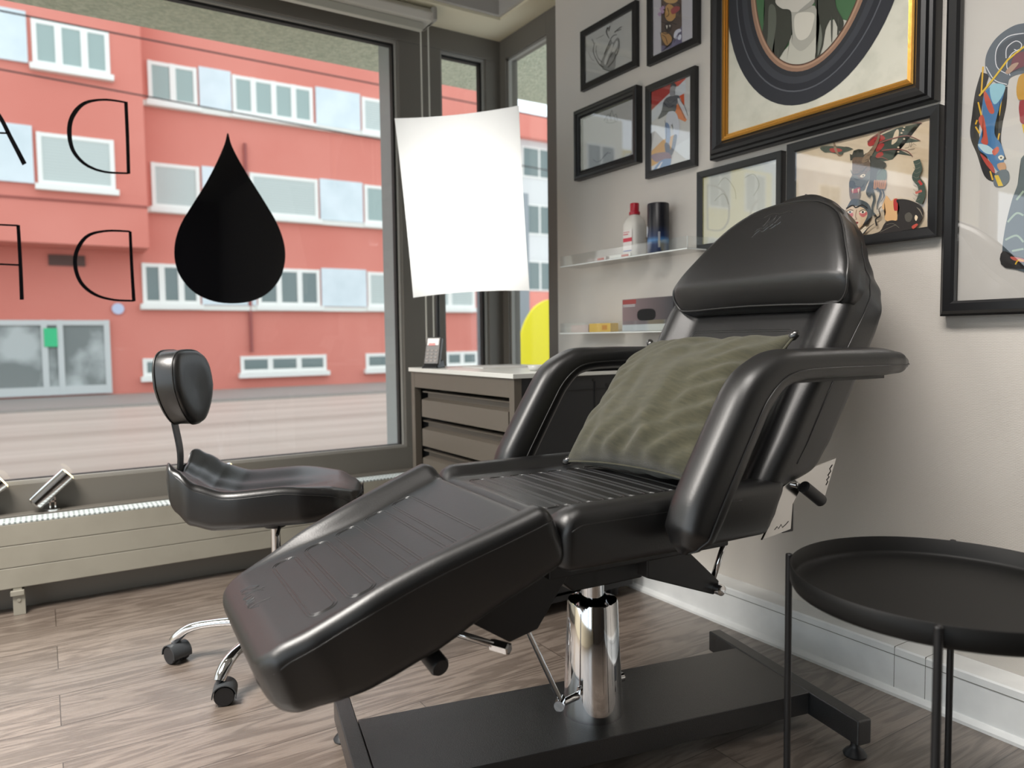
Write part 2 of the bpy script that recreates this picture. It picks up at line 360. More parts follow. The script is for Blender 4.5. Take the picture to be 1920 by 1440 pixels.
# ------------------------------------------------------------------ street and buildings
GZ = -0.33; YB = 20.0; YBAY = 18.9
red = mat('salmon_red_render', srgb(206, 124, 110), 0.9, var=(0.35, srgb(214, 136, 122), 0.35, 0.7))
wht = mat('white_window_paint', srgb(232, 232, 226), 0.6)
shut = mat('pale_grey_panel', srgb(214, 224, 228), 0.8, var=(1.5, srgb(200, 212, 216), 0.4, 0.7))
sillm = mat('pale_sill', srgb(222, 222, 214), 0.7)
wglass = mat('dark_window_glass', srgb(96, 112, 110), 0.08, spec=0.8)
blindm = mat('grey_roller_shutter', srgb(184, 192, 188), 0.7)
def slatted(name, c1, c2, sc):
    m, nt, bb, tc = nodes(name)
    wv = nt.nodes.new('ShaderNodeTexWave'); wv.bands_direction = 'Z'; wv.inputs['Scale'].default_value = sc
    r = nt.nodes.new('ShaderNodeValToRGB'); r.color_ramp.elements[0].color = (*c1, 1); r.color_ramp.elements[1].color = (*c2, 1)
    nt.links.new(tc.outputs['Object'], wv.inputs['Vector']); nt.links.new(wv.outputs['Fac'], r.inputs[0]); nt.links.new(r.outputs[0], bb.inputs['Base Color'])
    bb.inputs['Roughness'].default_value = 0.7; return m
blindm = slatted('grey_roller_shutter_slats', srgb(172, 182, 178), srgb(196, 204, 200), 5)
curtain = mat('grey_net_curtain', srgb(150, 168, 164), 0.5, spec=0.6)

b = BM(); box(b, -60, 3.35, GZ-0.2, 60, YB, GZ)
def asphalt():
    m, nt, bb, tc = nodes('wet_asphalt_street'); N = nt.nodes.new; L = nt.links.new
    mp = N('ShaderNodeMapping'); mp.inputs['Scale'].default_value = (0.03, 0.9, 1); L(tc.outputs['Object'], mp.inputs[0])
    n = N('ShaderNodeTexNoise'); n.inputs['Scale'].default_value = 1.5; n.inputs['Detail'].default_value = 6; L(mp.outputs[0], n.inputs['Vector'])
    r = N('ShaderNodeValToRGB'); r.color_ramp.elements[0].position = 0.3; r.color_ramp.elements[1].position = 0.7
    r.color_ramp.elements[0].color = (*srgb(152, 140, 128), 1); r.color_ramp.elements[1].color = (*srgb(196, 184, 172), 1)
    L(n.outputs['Fac'], r.inputs[0]); L(r.outputs[0], bb.inputs['Base Color'])
    bb.inputs['Roughness'].default_value = 0.42
    n2 = N('ShaderNodeTexNoise'); n2.inputs['Scale'].default_value = 30; bp = N('ShaderNodeBump'); bp.inputs['Strength'].default_value = 0.3; bp.inputs['Distance'].default_value = 0.01
    L(tc.outputs['Object'], n2.inputs['Vector']); L(n2.outputs['Fac'], bp.inputs['Height']); L(bp.outputs[0], bb.inputs['Normal'])
    return m
tag(obj('street', b, asphalt()), 'wet beige grey roadway seen through the shop window', 'street', kind='structure')
b = BM(); box(b, -60, 16.6, GZ, 60, YB, GZ+0.06); tag(obj('pavement', b, mat('grey_pavement', srgb(150, 144, 138), 0.6)), 'grey pavement in front of the red apartment building', 'pavement', kind='structure')
b = BM(); box(b, -60, 3.35, GZ, 60, 5.2, GZ+0.04); tag(obj('pavement', b, mat('pale_pavement', srgb(176, 168, 160), 0.7)), 'pale pavement just outside the shop window', 'pavement', kind='structure')

bld = empty('apartment_building', (5, YB, GZ))
tag(bld, 'salmon red apartment building with white windows across the street', 'building')
def bobj(name, bm, m, parent, **k):
    o = obj(name, bm, m, parent, **k); o.matrix_parent_inverse = parent.matrix_basis.inverted(); return o
# real parent transforms: mesh coordinates stay in world space through the inverse
b = BM()
xr = onY(912, 650, YB).x
box(b, -7.5, YB, GZ, xr, YB+8, 9.2)
bobj('wall', b, red, bld)
bx1 = onY(273, 300, YBAY).x; bz0 = onY(140, 458, YBAY).z
b = BM(); box(b, -7.5, YBAY, bz0, bx1, YB, 9.2); bobj('bay_wall', b, red, bld)
def rect(p0, p1, Y):
    a = onY(*p0, Y); c = onY(*p1, Y); return a.x, a.z, c.x, c.z       # x0, ztop, x1, zbottom
def window(p0, p1, Y, panes, par=bld, kind='glass', sill=True, m=None, zt=None, zb=None, g=None):
    x0, z1, x1, z0 = rect(p0, p1, Y)
    if zt is not None: z1 = zt
    if zb is not None: z0 = zb
    b = BM(); d = 0.05; t = 0.09
    box(b, x0, Y-d, z0, x0+t, Y+0.02, z1); box(b, x1-t, Y-d, z0, x1, Y+0.02, z1)
    box(b, x0+0.003, Y-d+0.008, z0+0.003, x1-0.003, Y+0.015, z0+t); box(b, x0+0.003, Y-d+0.008, z1-t, x1-0.003, Y+0.015, z1-0.003)
    for i in range(1, panes):
        c = x0+(x1-x0)*i/panes; box(b, c-t*0.75, Y-d-0.004, z0+0.001, c+t*0.75, Y+0.018, z1-0.001)
    if sill: box(b, x0-0.06, Y-0.16, z0-0.12, x1+0.06, Y, z0)
    o = bobj('window', b, wht, par)
    b = BM(); box(b, x0+t*0.5, Y-0.03, z0+t*0.5, x1-t*0.5, Y-0.02, z1-t*0.5)
    q = obj('pane', b, g or (wglass if kind == 'glass' else blindm), o); q.matrix_parent_inverse = o.matrix_parent_inverse @ Matrix.Identity(4)
    q.matrix_parent_inverse = Matrix.Identity(4)
    return x0, z0, x1, z1
def panel(p0, p1, Y, zt=None, zb=None, m=None, name='shutter_panel'):
    x0, z1, x1, z0 = rect(p0, p1, Y)
    if zt is not None: z1 = zt
    if zb is not None: z0 = zb
    b = BM(); box(b, x0, Y-0.07, z0, x1, Y, z1); bobj(name, b, m or shut, bld)
# facade rows, heights taken from one window of each row
R1 = (rect((434, 140), (587, 240), YB)[1], onY(273, 188, YB).z)
window((275, 108), (371, 213), YB, 2, zt=R1[0], zb=R1[1], g=curtain)
panel((371, 117), (434, 217), YB, zt=R1[0]+0.05, zb=R1[1])
window((434, 140), (587, 240), YB, 4, zt=R1[0], zb=R1[1], g=curtain)
panel((590, 157), (675, 255), YB, zt=R1[0]+0.05, zb=R1[1])
window((677, 180), (790, 262), YB, 2, zt=R1[0], zb=R1[1], kind='blind')
R2 = (onY(282, 304, YB).z, onY(282, 388, YB).z)
window((282, 302), (376, 393), YB, 1, zt=R2[0], zb=R2[1], kind='blind')
panel((377, 305), (466, 393), YB, zt=R2[0]+0.03, zb=R2[1])
window((467, 322), (597, 415), YB, 1, zt=R2[0], zb=R2[1], kind='blind')
panel((598, 332), (680, 425), YB, zt=R2[0]+0.03, zb=R2[1])
window((682, 350), (800, 430), YB, 3, zt=R2[0], zb=R2[1], g=curtain)
R3 = (onY(265, 493, YB).z, onY(265, 570, YB).z)
window((265, 492), (375, 560), YB, 3, zt=R3[0], zb=R3[1])
panel((376, 500), (480, 560), YB, zt=R3[0], zb=R3[1])
window((481, 500), (600, 570), YB, 3, zt=R3[0], zb=R3[1])
panel((601, 500), (687, 587), YB, zt=R3[0]+0.05, zb=R3[1])
window((688, 512), (890, 590), YB, 4, zt=R3[0], zb=R3[1], kind='blind')
for r_ in (R1, R2, R3):
    b = BM(); box(b, bx1 if r_ is not R3 else onY(262, 570, YB).x, YB-0.12, r_[1]-0.14, xr-0.5, YB, r_[1]-0.02); bobj('sill_band', b, sillm, bld)
R4 = (onY(450, 668, YB).z, onY(450, 700, YB).z)
window((450, 668), (612, 708), YB, 3, zt=R4[0], zb=R4[1])
window((267, 668), (352, 715), YB, 2, zt=R4[0], zb=R4[1])
window((685, 664), (770, 700), YB, 2, zt=R4[0], zb=R4[1])
window((835, 664), (895, 700), YB, 2, zt=R4[0], zb=R4[1])
# bay on the left
A1 = (onY(57, 34, YBAY).z, onY(57, 120, YBAY).z)
window((57, 30), (207, 145), YBAY, 3, zt=A1[0], zb=A1[1], g=curtain)
panel((-60, 15), (53, 125), YBAY, zt=A1[0]+0.1, zb=A1[1])
window((-260, 15), (-65, 125), YBAY, 3, zt=A1[0], zb=A1[1], g=curtain)
A2 = (onY(67, 247, YBAY).z, onY(67, 345, YBAY).z)
window((67, 245), (217, 360), YBAY, 1, zt=A2[0], zb=A2[1], kind='blind')
panel((-60, 233), (65, 350), YBAY, zt=A2[0]+0.1, zb=A2[1])
window((-260, 233), (-65, 350), YBAY, 3, zt=A2[0], zb=A2[1])
b = BM(); zz = onY(10, 366, YBAY).z; box(b, -7.5, YBAY-0.02, zz-0.05, bx1, YBAY, zz); bobj('joint_line', b, mat('dark_red_joint', srgb(150, 84, 76), 0.9), bld)  # thin darker red strip across the bay front
# entrance front below the bay
x0, z1, x1, z0 = rect((-300, 600), (203, 742), YB-0.06)
z1 = onY(100, 600, YB-0.06).z; z0 = GZ+0.1
b = BM(); t = 0.12; fr_x = [x0, x0+2.2] + [onY(q, 650, YB-0.06).x for q in (78, 108, 196)]
for q in fr_x: box(b, q, YB-0.12, z0, q+t, YB, z1)
box(b, x0, YB-0.115, z1-t, x1, YB-0.004, z1-0.004); box(b, x0, YB-0.115, z0+0.004, x1, YB-0.004, z0+0.2)
ent = bobj('entrance_front', b, mat('pale_grey_metal', srgb(196, 200, 198), 0.5), bld)
b = BM(); box(b, x0+0.05, YB-0.07, z0, x1-0.03, YB-0.05, z1-0.05); obj('pane', b, mat('entrance_glass', srgb(128, 134, 132), 0.1, var=(0.9, srgb(186, 192, 190), 0.45, 0.6)), ent)
gp = onY(95, 632, YB-0.13); b = BM(); box(b, gp.x-0.13, YB-0.145, gp.z-0.22, gp.x+0.13, YB-0.125, gp.z+0.2); obj('green_sticker', b, mat('green_sign', srgb(60, 190, 130), 0.6), ent)
vx = rect((90, 477), (160, 500), YB); b = BM(); box(b, vx[0], YB-0.05, vx[3], vx[2], YB, vx[1]); bobj('vent_grille', b, mat('dark_vent', srgb(92, 72, 66), 0.7), bld)
bp_ = onY(221, 579, YB); b = BM(); lathe(b, [(0.01, 0), (0.13, 0), (0.13, 0.05), (0.01, 0.05)], 24, (bp_.x, YB-0.06, bp_.z), (0, 1, 0)); bobj('house_number_plate', b, mat('pale_blue_plate', srgb(190, 200, 224), 0.5), bld)
px_ = onY(462, 400, YB).x; b = BM(); tube(b, [(px_, YB-0.08, R4[0]+0.1), (px_, YB-0.08, 6.0)], 0.045, 8); bobj('downpipe', b, mat('reddish_pipe', srgb(150, 80, 74), 0.6), bld)
for o_ in [o for o in D.objects if o.name.startswith('pane') and o.parent and o.parent.parent == bld]: pass

def plain_house(name, x0, x1, y, h, wm, label, rows, cols, ww=1.1, wh=1.4, z00=0.6, dz=2.7):
    r = empty(name, ((x0+x1)/2, y, GZ)); tag(r, label, 'building')
    b = BM(); box(b, x0, y, GZ, x1, y+8, h); bobj('wall', b, wm, r)
    for i in range(rows):
        for j in range(cols):
            cx = x0+(x1-x0)*(j+0.5)/cols; cz = z00+i*dz
            b = BM(); box(b, cx-ww/2-0.07, y-0.06, cz-0.07, cx-0.03+0, y, cz+wh+0.07); box(b, cx+0.03, y-0.06, cz-0.07, cx+ww/2+0.07, y, cz+wh+0.07)
            box(b, cx-0.03, y-0.07, cz-0.07, cx+0.03, y, cz+wh+0.07)
            o = bobj('window', b, wht, r)
            b = BM(); box(b, cx-ww/2, y-0.075, cz, cx-0.05, y-0.065, cz+wh); box(b, cx+0.05, y-0.075, cz, cx+ww/2, y-0.065, cz+wh); obj('pane', b, wglass, o)
    return r
plain_house('town_house', -13.5, -7.6, 20, 8.4, mat('cream_render', srgb(226, 222, 204), 0.9), 'cream rendered house left of the red building, seen only in reflections', 3, 3)
plain_house('town_house', -22, -13.6, 20.5, 7.6, mat('yellow_render', srgb(226, 208, 130), 0.9), 'yellow rendered house mirrored in the picture glass', 3, 4)
plain_house('town_house', -40, -22.1, 21, 8.2, mat('pale_blue_render', srgb(196, 208, 222), 0.9), 'pale blue grey house mirrored in the large right picture', 3, 6, 1.4, 1.6)
th4 = plain_house('town_house', xr+1.5, 34, 30, 10.7, mat('white_grey_render', srgb(206, 208, 206), 0.9), 'pale grey house with red roof edge down the street beyond the red building', 4, 7, 1.8, 1.3)
b = BM(); box(b, xr+1.3, 29.6, 10.4, 34.2, 38, 11.5); bobj('roof_edge', b, red, th4)
b = BM(); box(b, xr+1.5, 29.9, 2.2, 34, 30.0, 3.2); bobj('red_band', b, red, th4)
# posts seen through the side panes, beside the end of the red building
for i, (px, c, wd, Y, lab) in enumerate(((921, srgb(92, 96, 100), 0.16, 9.5, 'dark grey street post outside the narrow corner window'), (937, srgb(150, 116, 84), 0.10, 9.0, 'brown timber post outside the narrow corner window'), (958, srgb(150, 156, 160), 0.22, 10.0, 'pale grey street pillar outside the side window'))):
    p = onY(px, 600, Y); b = BM(); box(b, p.x-wd, Y-wd, GZ, p.x+wd, Y+wd, 2.3 if i != 2 else 3.2); box(b, p.x-wd*1.3, Y-wd*1.3, GZ, p.x+wd*1.3, Y+wd*1.3, GZ+0.15)
    tag(obj('street_post', b, mat('post_paint', c, 0.6), bevel=0.01), lab, 'post')
# overhead wires
wm = mat('dark_cable', (0.03, 0.02, 0.02), 0.6)
for (p, q, Y) in (((0, 20), (716, 160), 12), ((0, 130), (716, 262), 15)):
    a = onY(*p, Y); c = onY(*q, Y); d = c-a; b = BM(); tube(b, [a-d*1.0, a, c, c+d*1.2], 0.012 if Y == 12 else 0.014, 6)
    tag(obj('overhead_wire', b, wm), 'upper overhead tram wire in front of the red building' if Y == 12 else 'lower overhead tram wire crossing the red facade below the top windows', 'wire')
# yellow advertising flag outside the side window
ym = mat('yellow_fabric', (0.90, 0.78, 0.02), 0.7)
Yf = 6.0; pts = [(966, 690), (972, 650), (982, 610), (997, 582), (1013, 568), (1031, 562), (1046, 572), (1050, 640), (1048, 700)]
b = BM(); fl = cr([onY(x, y, Yf) for x, y in pts], 5)
fr_ = [b.verts.new((p.x, p.y-0.02, p.z)) for p in fl]; bk = [b.verts.new((p.x, p.y+0.02, p.z)) for p in fl]
b.faces.new(fr_); b.faces.new(bk[::-1])
for i in range(len(fl)): j = (i+1) % len(fl); b.faces.new((fr_[i], bk[i], bk[j], fr_[j]))
fl0 = obj('flag_banner', b, ym); tag(fl0, 'bright yellow curved fabric flag outside the side window', 'flag')
p = onY(1048, 690, Yf); b = BM(); tube(b, [(p.x, Yf, GZ), (p.x, Yf, p.z+0.55)], 0.02, 8); lathe(b, [(0.25, 0), (0.25, 0.04), (0.03, 0.06)], 24, (p.x, Yf, GZ+0.04)); obj('pole', b, M['blackmetal'], fl0)

# ------------------------------------------------------------------ lettering and drop on the glass (seen from behind)
YG = YF+0.044
def stroke(bm, pts, wds, Y, k=10):
    """flat ribbon on the plane y=Y through pixel points with pixel widths"""
    P = cr([(x, y, 0) for x, y in pts], k); n = len(P); L_, R_ = [], []
    for i, p in enumerate(P):
        t = (P[min(i+1, n-1)]-P[max(i-1, 0)]); nn = Vector((-t.y, t.x, 0)).normalized()
        f = i/(n-1)*(len(wds)-1); j = min(int(f), len(wds)-2); wd = 1.0+1.15*(wds[j]+(wds[j+1]-wds[j])*(f-j))
        a = p+nn*wd/2; c = p-nn*wd/2; L_.append((a.x, a.y)); R_.append((c.x, c.y))
    th = 0.0008
    A = [bm.verts.new(onY(*q, Y)) for q in L_]; B = [bm.verts.new(onY(*q, Y)) for q in R_]
    A2 = [bm.verts.new(onY(*q, Y)-Vector((0, th, 0))) for q in L_]; B2 = [bm.verts.new(onY(*q, Y)-Vector((0, th, 0))) for q in R_]
    for i in range(n-1):
        bm.faces.new((A[i], A[i+1], B[i+1], B[i])); bm.faces.new((A2[i], B2[i], B2[i+1], A2[i+1]))
        bm.faces.new((A[i], A2[i], A2[i+1], A[i+1])); bm.faces.new((B[i], B[i+1], B2[i+1], B2[i]))
def letter(strokes, label):
    b = BM()
    for s, wds in strokes: stroke(b, s, wds, YG)
    o = obj('window_letter', b, M['film']); tag(o, label, 'lettering', 'letters on the shop window'); return o
letter([([(236, 191), (239, 258), (241, 326)], [5, 5]), ([(236, 192), (195, 187), (158, 194), (136, 218), (130, 248), (137, 282), (160, 308), (195, 322), (241, 325)], [2, 3, 7, 7, 5, 3, 2])], 'upper mirrored black letter D on the window glass')
letter([([(-40, 180), (-5, 212), (22, 262), (46, 308)], [5, 6, 7]), ([(-40, 248), (20, 250)], [2, 2])], 'upper black letter cut off by the left edge, slanted stroke')
letter([([(244, 434), (247, 500), (251, 565)], [4, 5]), ([(244, 434), (200, 433), (165, 442), (145, 468), (141, 498), (152, 530), (178, 552), (212, 562), (251, 564)], [2, 3, 6, 6, 5, 3, 2])], 'lower mirrored black letter D on the window glass')
letter([([(34, 422), (38, 490), (41, 562)], [5, 6]), ([(-30, 420), (34, 423)], [2, 2]), ([(-30, 494), (37, 497)], [2, 2])], 'lower black letter with two bars cut off by the left edge')
dp = [(427, 249), (434, 272), (449, 302), (470, 337), (497, 380), (520, 420), (533, 458), (534, 492), (524, 524), (503, 549), (474, 564), (438, 569), (400, 565), (365, 549), (340, 522), (328, 490), (328, 455), (339, 420), (360, 385), (385, 345), (406, 305), (421, 270)]
P = cr([(x, y, 0) for x, y in dp], 4, True)
b = BM(); A = [b.verts.new(onY(p.x, p.y, YG)) for p in P]; B = [b.verts.new(onY(p.x, p.y, YG)-Vector((0, 0.001, 0))) for p in P]
b.faces.new(A); b.faces.new(B[::-1])
for i in range(len(P)): j = (i+1) % len(P); b.faces.new((A[i], B[i], B[j], A[j]))
tag(obj('window_decal', b, M['film']), 'large glossy black ink drop stuck on the shop window', 'decal')

# ------------------------------------------------------------------ roller blind with chain
b = BM(); xb = onY(804, 30, 3.08).x; zb = onY(800, 50, 3.08).z
pr = [(3.02, zb), (3.14, zb), (3.14, 2.395), (3.03, 2.395), (3.005, 2.37), (3.0, zb+0.03)]
rings(b, [[(-2.2, y, z) for y, z in pr], [(xb, y, z) for y, z in pr]])
bl = obj('roller_blind', b, mat('pale_blind_box', srgb(196, 192, 182), 0.45), bevel=0.006); tag(bl, 'pale roller blind cassette above the big shop window', 'roller blind')
b = BM(); box(b, xb-0.02, 3.0, zb-0.0, xb+0.004, 3.145, 2.397); obj('end_cap', b, mat('blind_end_cap', srgb(168, 164, 156), 0.4), bl, bevel=0.008)
b = BM(); box(b, -2.2, 3.045, zb-0.035, xb-0.045, 3.075, zb+0.0); obj('bottom_rail', b, mat('blind_rail', srgb(186, 184, 172), 0.4), bl, bevel=0.004)
b = BM(); c0 = onY(789, 70, 3.08).x; c1 = onY(803, 70, 3.08).x
tube(b, [(c0, 3.08, zb), (c0, 3.08, 0.87), ((c0+c1)/2, 3.08, 0.85), (c1, 3.08, 0.87), (c1, 3.08, zb)], 0.0035, 8)
obj('pull_chain', b, mat('white_cord', srgb(206, 204, 194), 0.5), bl)

# ------------------------------------------------------------------ radiator under the window
rd = empty('radiator', (0, 3.05, 0.0)); tag(rd, 'low warm white convector radiator under the shop window', 'radiator')
def ro(name, bm, m, **k): return bobj(name, bm, m, rd, **k)
RX0, RX1 = -2.0, 1.62
for i, (z0, z1) in enumerate(((0.095, 0.166), (0.168, 0.243), (0.245, 0.318))):
    b = BM(); box(b, RX0, 3.05, z0, RX1, 3.075, z1); ro('front_panel', b, M['rad'], bevel=0.002)
b = BM(); box(b, RX0, 3.12, 0.10, RX1, 3.138, 0.31); ro('back_panel', b, M['rad'])
def grille():
    m, nt, bb, tc = nodes('perforated_grille'); N = nt.nodes.new; L = nt.links.new
    br = N('ShaderNodeTexBrick'); br.offset = 0; br.inputs['Scale'].default_value = 1; br.inputs['Brick Width'].default_value = 0.016; br.inputs['Row Height'].default_value = 0.030
    br.inputs['Mortar Size'].default_value = 0.0045; br.inputs['Mortar Smooth'].default_value = 0.1
    br.inputs['Color1'].default_value = (*srgb(140, 150, 150), 1); br.inputs['Color2'].default_value = (*srgb(140, 150, 150), 1); br.inputs['Mortar'].default_value = (*srgb(226, 234, 234), 1)
    L(tc.outputs['Object'], br.inputs['Vector']); L(br.outputs['Color'], bb.inputs['Base Color']); bb.inputs['Roughness'].default_value = 0.45
    return m
b = BM(); box(b, RX0, 3.05, 0.319, RX1, 3.13, 0.326); ro('top_grille', b, grille(), bevel=0.001)
for x in (-0.108, -1.3, 0.95):
    b = BM(); box(b, x-0.020, 3.040, 0.070, x+0.020, 3.10, 0.086); box(b, x-0.014, 3.048, 0.0, x+0.022, 3.056, 0.080); box(b, x-0.012, 3.052, 0.08, x+0.014, 3.07, 0.1); lathe(b, [(0.006, 0), (0.006, 0.003)], 12, (x+0.004, 3.048, 0.052), (0, -1, 0))
    ro('support_foot', b, M['rad'], bevel=0.001)

# dark inner sill behind the radiator
b = BM(); box(b, -3.2, 3.14, 0.262, 1.96, 3.20, 0.330); struct(obj('trim_sill', b, M['frame'], bevel=0.002))

# small chrome spotlights standing on the sill
warm = mat('warm_lamp_face', (1, 0.9, 0.6), 0.4, emit=((1.0, 0.86, 0.5), 1.6))
def spot(x, y, z, az, el, label, on=True):
    r = empty('spotlight', (x, y, z)); tag(r, label, 'spotlight', 'chrome spotlights on the window sill')
    b = BM(); lathe(b, [(0.024, 0), (0.024, 0.006), (0.008, 0.010)], 24); obj('base', b, M['chrome'], r, smooth=True, sharp=40)
    b = BM(); box(b, -0.010, -0.003, 0.008, -0.006, 0.003, 0.058); box(b, 0.006, -0.003, 0.008, 0.010, 0.003, 0.058); box(b, -0.010, -0.003, 0.030, 0.010, 0.003, 0.036); obj('bracket', b, M['chrome'], r)
    ax = Vector((math.cos(el)*math.cos(az), math.cos(el)*math.sin(az), math.sin(el))); c = Vector((0, -0.004, 0.080))
    b = BM(); lathe(b, [(0.020, -0.078), (0.0285, -0.072), (0.0285, 0.070), (0.026, 0.070), (0.026, 0.055)], 32, c, ax); h = obj('lamp_head', b, M['chrome'], r, smooth=True, sharp=40)
    b = BM(); lathe(b, [(0.0255, 0.066), (0.0255, 0.071), (0.020, 0.075)], 32, c, ax); obj('lamp_lens', b, warm, h)
    if on:
        l = D.lights.new('spot_glow', 'SPOT'); l.energy = 5; l.color = (1, 0.55, 0.2); l.spot_size = 1.6; l.spot_blend = 0.7; l.shadow_soft_size = 0.02
        o = D.objects.new('spot_glow', l); COL.objects.link(o); o.parent = r; o.location = c+ax*0.085; o.rotation_euler = ax.to_track_quat('-Z', 'Y').to_euler()
spc = onZ(99, 951, 0.33)
spot(spc.x, 3.165, 0.330, math.radians(8), math.radians(42), 'small chrome spotlight tilted up on the sill, left of the stool')
s2 = onZ(338, 915, 0.33); spot(s2.x+0.10, 3.165, 0.330, math.radians(-10), math.radians(6), 'small chrome spotlight on the sill hidden behind the stool', False)
s3 = onZ(-8, 965, 0.33); spot(s3.x-0.03, 3.165, 0.330, math.radians(10), math.radians(35), 'chrome spotlight at the left edge of the photo on the sill', False)

# ------------------------------------------------------------------ tattoo chair
CO = Vector((1.02, 1.286, 0)); CTH = math.radians(-3.5)
ch = empty('tattoo_chair', CO, CTH)
tag(ch, 'black leather reclining tattoo chair with armrests on a chrome hydraulic column', 'chair')
LE = M['leather']
def cushion(L, hw, prof, top, r=0.02, r2=0.015, ns=90, nt=64, shear=None, flat0=False):
    """upholstered pad along +x. hw(s), prof(s)->(zbot, ztop), top(s,t) adds to the top; returns bmesh and surface function"""
    bm = BM(); rs = []
    S = []
    for i in range(ns+1):
        f = i/ns; S.append(L*(0.5-0.5*math.cos(PI*f))*0.6+0.4*L*f)
    def surf(s, t, up=0.0):
        z0, z1 = prof(s); h = hw(s)
        return Vector((s+(shear(s, z1) if shear else 0), t*h, z1+top(s, t)+up))
    for s in S:
        z0, z1 = prof(s); h = hw(s)
        d = min(s, L-s); e = 0.0
        if d < r: e = r-math.sqrt(max(0, r*r-(r-d)**2))
        e2 = e*r2/r
        hh = h-e; ring = []
        zt = z1-e
        for k in range(nt+1):                              # top, left to right
            t = -1+2*k/nt; y = t*(hh-r)
            ring.append((y, zt+top(s, y/h)))
        te = top(s, 1-r/h); te_ = top(s, -(1-r/h))
        for k in range(1, 7):
            a = PI/2*k/6; ring.append((hh-r+r*math.sin(a), zt+te-r+r*math.cos(a)))
        zb = z0+e2
        for k in range(0, 5):
            a = PI/2*k/4; ring.append((hh-r2+r2*math.cos(a), zb+r2-r2*math.sin(a)))
        for k in range(0, 5):
            a = PI/2*k/4; ring.append((-(hh-r2)-r2*math.sin(a), zb+r2-r2*math.cos(a)))
        for k in range(0, 6):
            a = PI/2*k/6; ring.append((-(hh-r)-r*math.cos(a), zt+te_-r+r*math.sin(a)))
        rs.append([Vector((s+(shear(s, z) if shear else 0), y, z)) for y, z in ring])
    rings(bm, rs)
    return bm, surf
def stadium(s0, s1, t0, t1, hwid):
    """closed rounded slot outline in (s,y), long side across y"""
    r = (s1-s0)/2*0.98; c = (s0+s1)/2; out = []
    rc = r*0.75
    pts = []
    for (cs, cy, a0) in ((s1-rc, t1-rc, 0), (s0+rc, t1-rc, 90), (s0+rc, t0+rc, 180), (s1-rc, t0+rc, 270)):
        for k in range(7):
            a = math.radians(a0+90*k/6); pts.append((cs+rc*math.cos(a), cy+rc*math.sin(a)))
    out = []
    n = len(pts)
    for i in range(n):
        a, c = pts[i], pts[(i+1) % n]; d = math.hypot(a[0]-c[0], a[1]-c[1]); m_ = max(1, int(d/0.02))
        for j in range(m_): out.append((a[0]+(c[0]-a[0])*j/m_, a[1]+(c[1]-a[1])*j/m_))
    return out
def grooves(surf, hw, slots, name, parent, rad=0.0010):
    bm = BM()
    for s0, s1, y0, y1 in slots:
        for g in (0, 0.0055):
            P = [surf(s, y/hw(s), 0.0001) for s, y in stadium(s0+g, s1-g, y0+g, y1-g, 0)]
            tube(bm, P, rad, 6, closed=True, cap=False)
    return obj(name, bm, M['thread'], parent, smooth=True)
def place(o, org, ang, parent=ch):
    """pad frame: x along direction ang in the u-w plane"""
    o.parent = parent; o.location = org; o.rotation_euler = (0, -ang, 0)

# seat
SL = 0.555
def s_hw(s): return 0.288+0.004*math.sin(s*6)
def s_prof(s): return (0.0, 0.087)
def bol(t, a, b): return sst(a, b, abs(t))
def s_top(s, t): return 0.024*bol(t, 0.72, 0.86)*sst(-0.02, 0.05, s) + 0.002*math.cos(t*2)
bm, sf = cushion(SL, s_hw, s_prof, s_top, r=0.026, shear=lambda s, z: (z-0.0)*0.55*sst(0.3, SL, s)-0.045*sst(0.3, SL, s))
seat = obj('seat', bm, LE, ch, smooth=True); place(seat, (-0.263, 0, 0.527), 0)
sl = [(0.035+i*0.052, 0.035+i*0.052+0.040, -0.170, 0.165) for i in range(7)]
grooves(sf, s_hw, sl, 'embossed_seam', seat)
# leg rest
LL = math.hypot(0.451+0.042, 0.172+0.015); LA = math.atan2(0.172, 0.451)
def l_hw(s): return interp([(0, 0.182), (0.012, 0.200), (0.035, 0.215), (0.10, 0.230), (0.2, 0.245), (LL, 0.288)], s)
def l_prof(s): return (interp([(0, -0.004), (0.05, -0.020), (0.14, -0.036), (0.26, -0.034), (0.40, -0.012), (LL, 0.0)], s), interp([(0, 0.104), (0.1, 0.101), (0.3, 0.092), (LL, 0.088)], s))
def l_top(s, t):
    k = sst(0.015, 0.33, s); a = 0.90-0.16*k
    return (0.006+0.022*k)*bol(t, a-0.05, a+0.12)*sst(0.0, 0.10, s)-0.012*sst(0.06, 0.0, s)
bm, lf = cushion(LL, l_hw, l_prof, l_top, r=0.024, r2=0.03)
leg = obj('leg_rest', bm, LE, ch, smooth=True)
ca, sa = math.cos(LA), math.sin(LA)
org = Vector((-0.770, 0, 0.457)) - Vector((-sa*0.108, 0, ca*0.108))
place(leg, org, LA)
sl = [(0.108+i*0.068, 0.108+i*0.068+0.052, -0.165-0.006*i, 0.155+0.006*i) for i in range(5)]
grooves(lf, l_hw, sl, 'embossed_seam', leg)
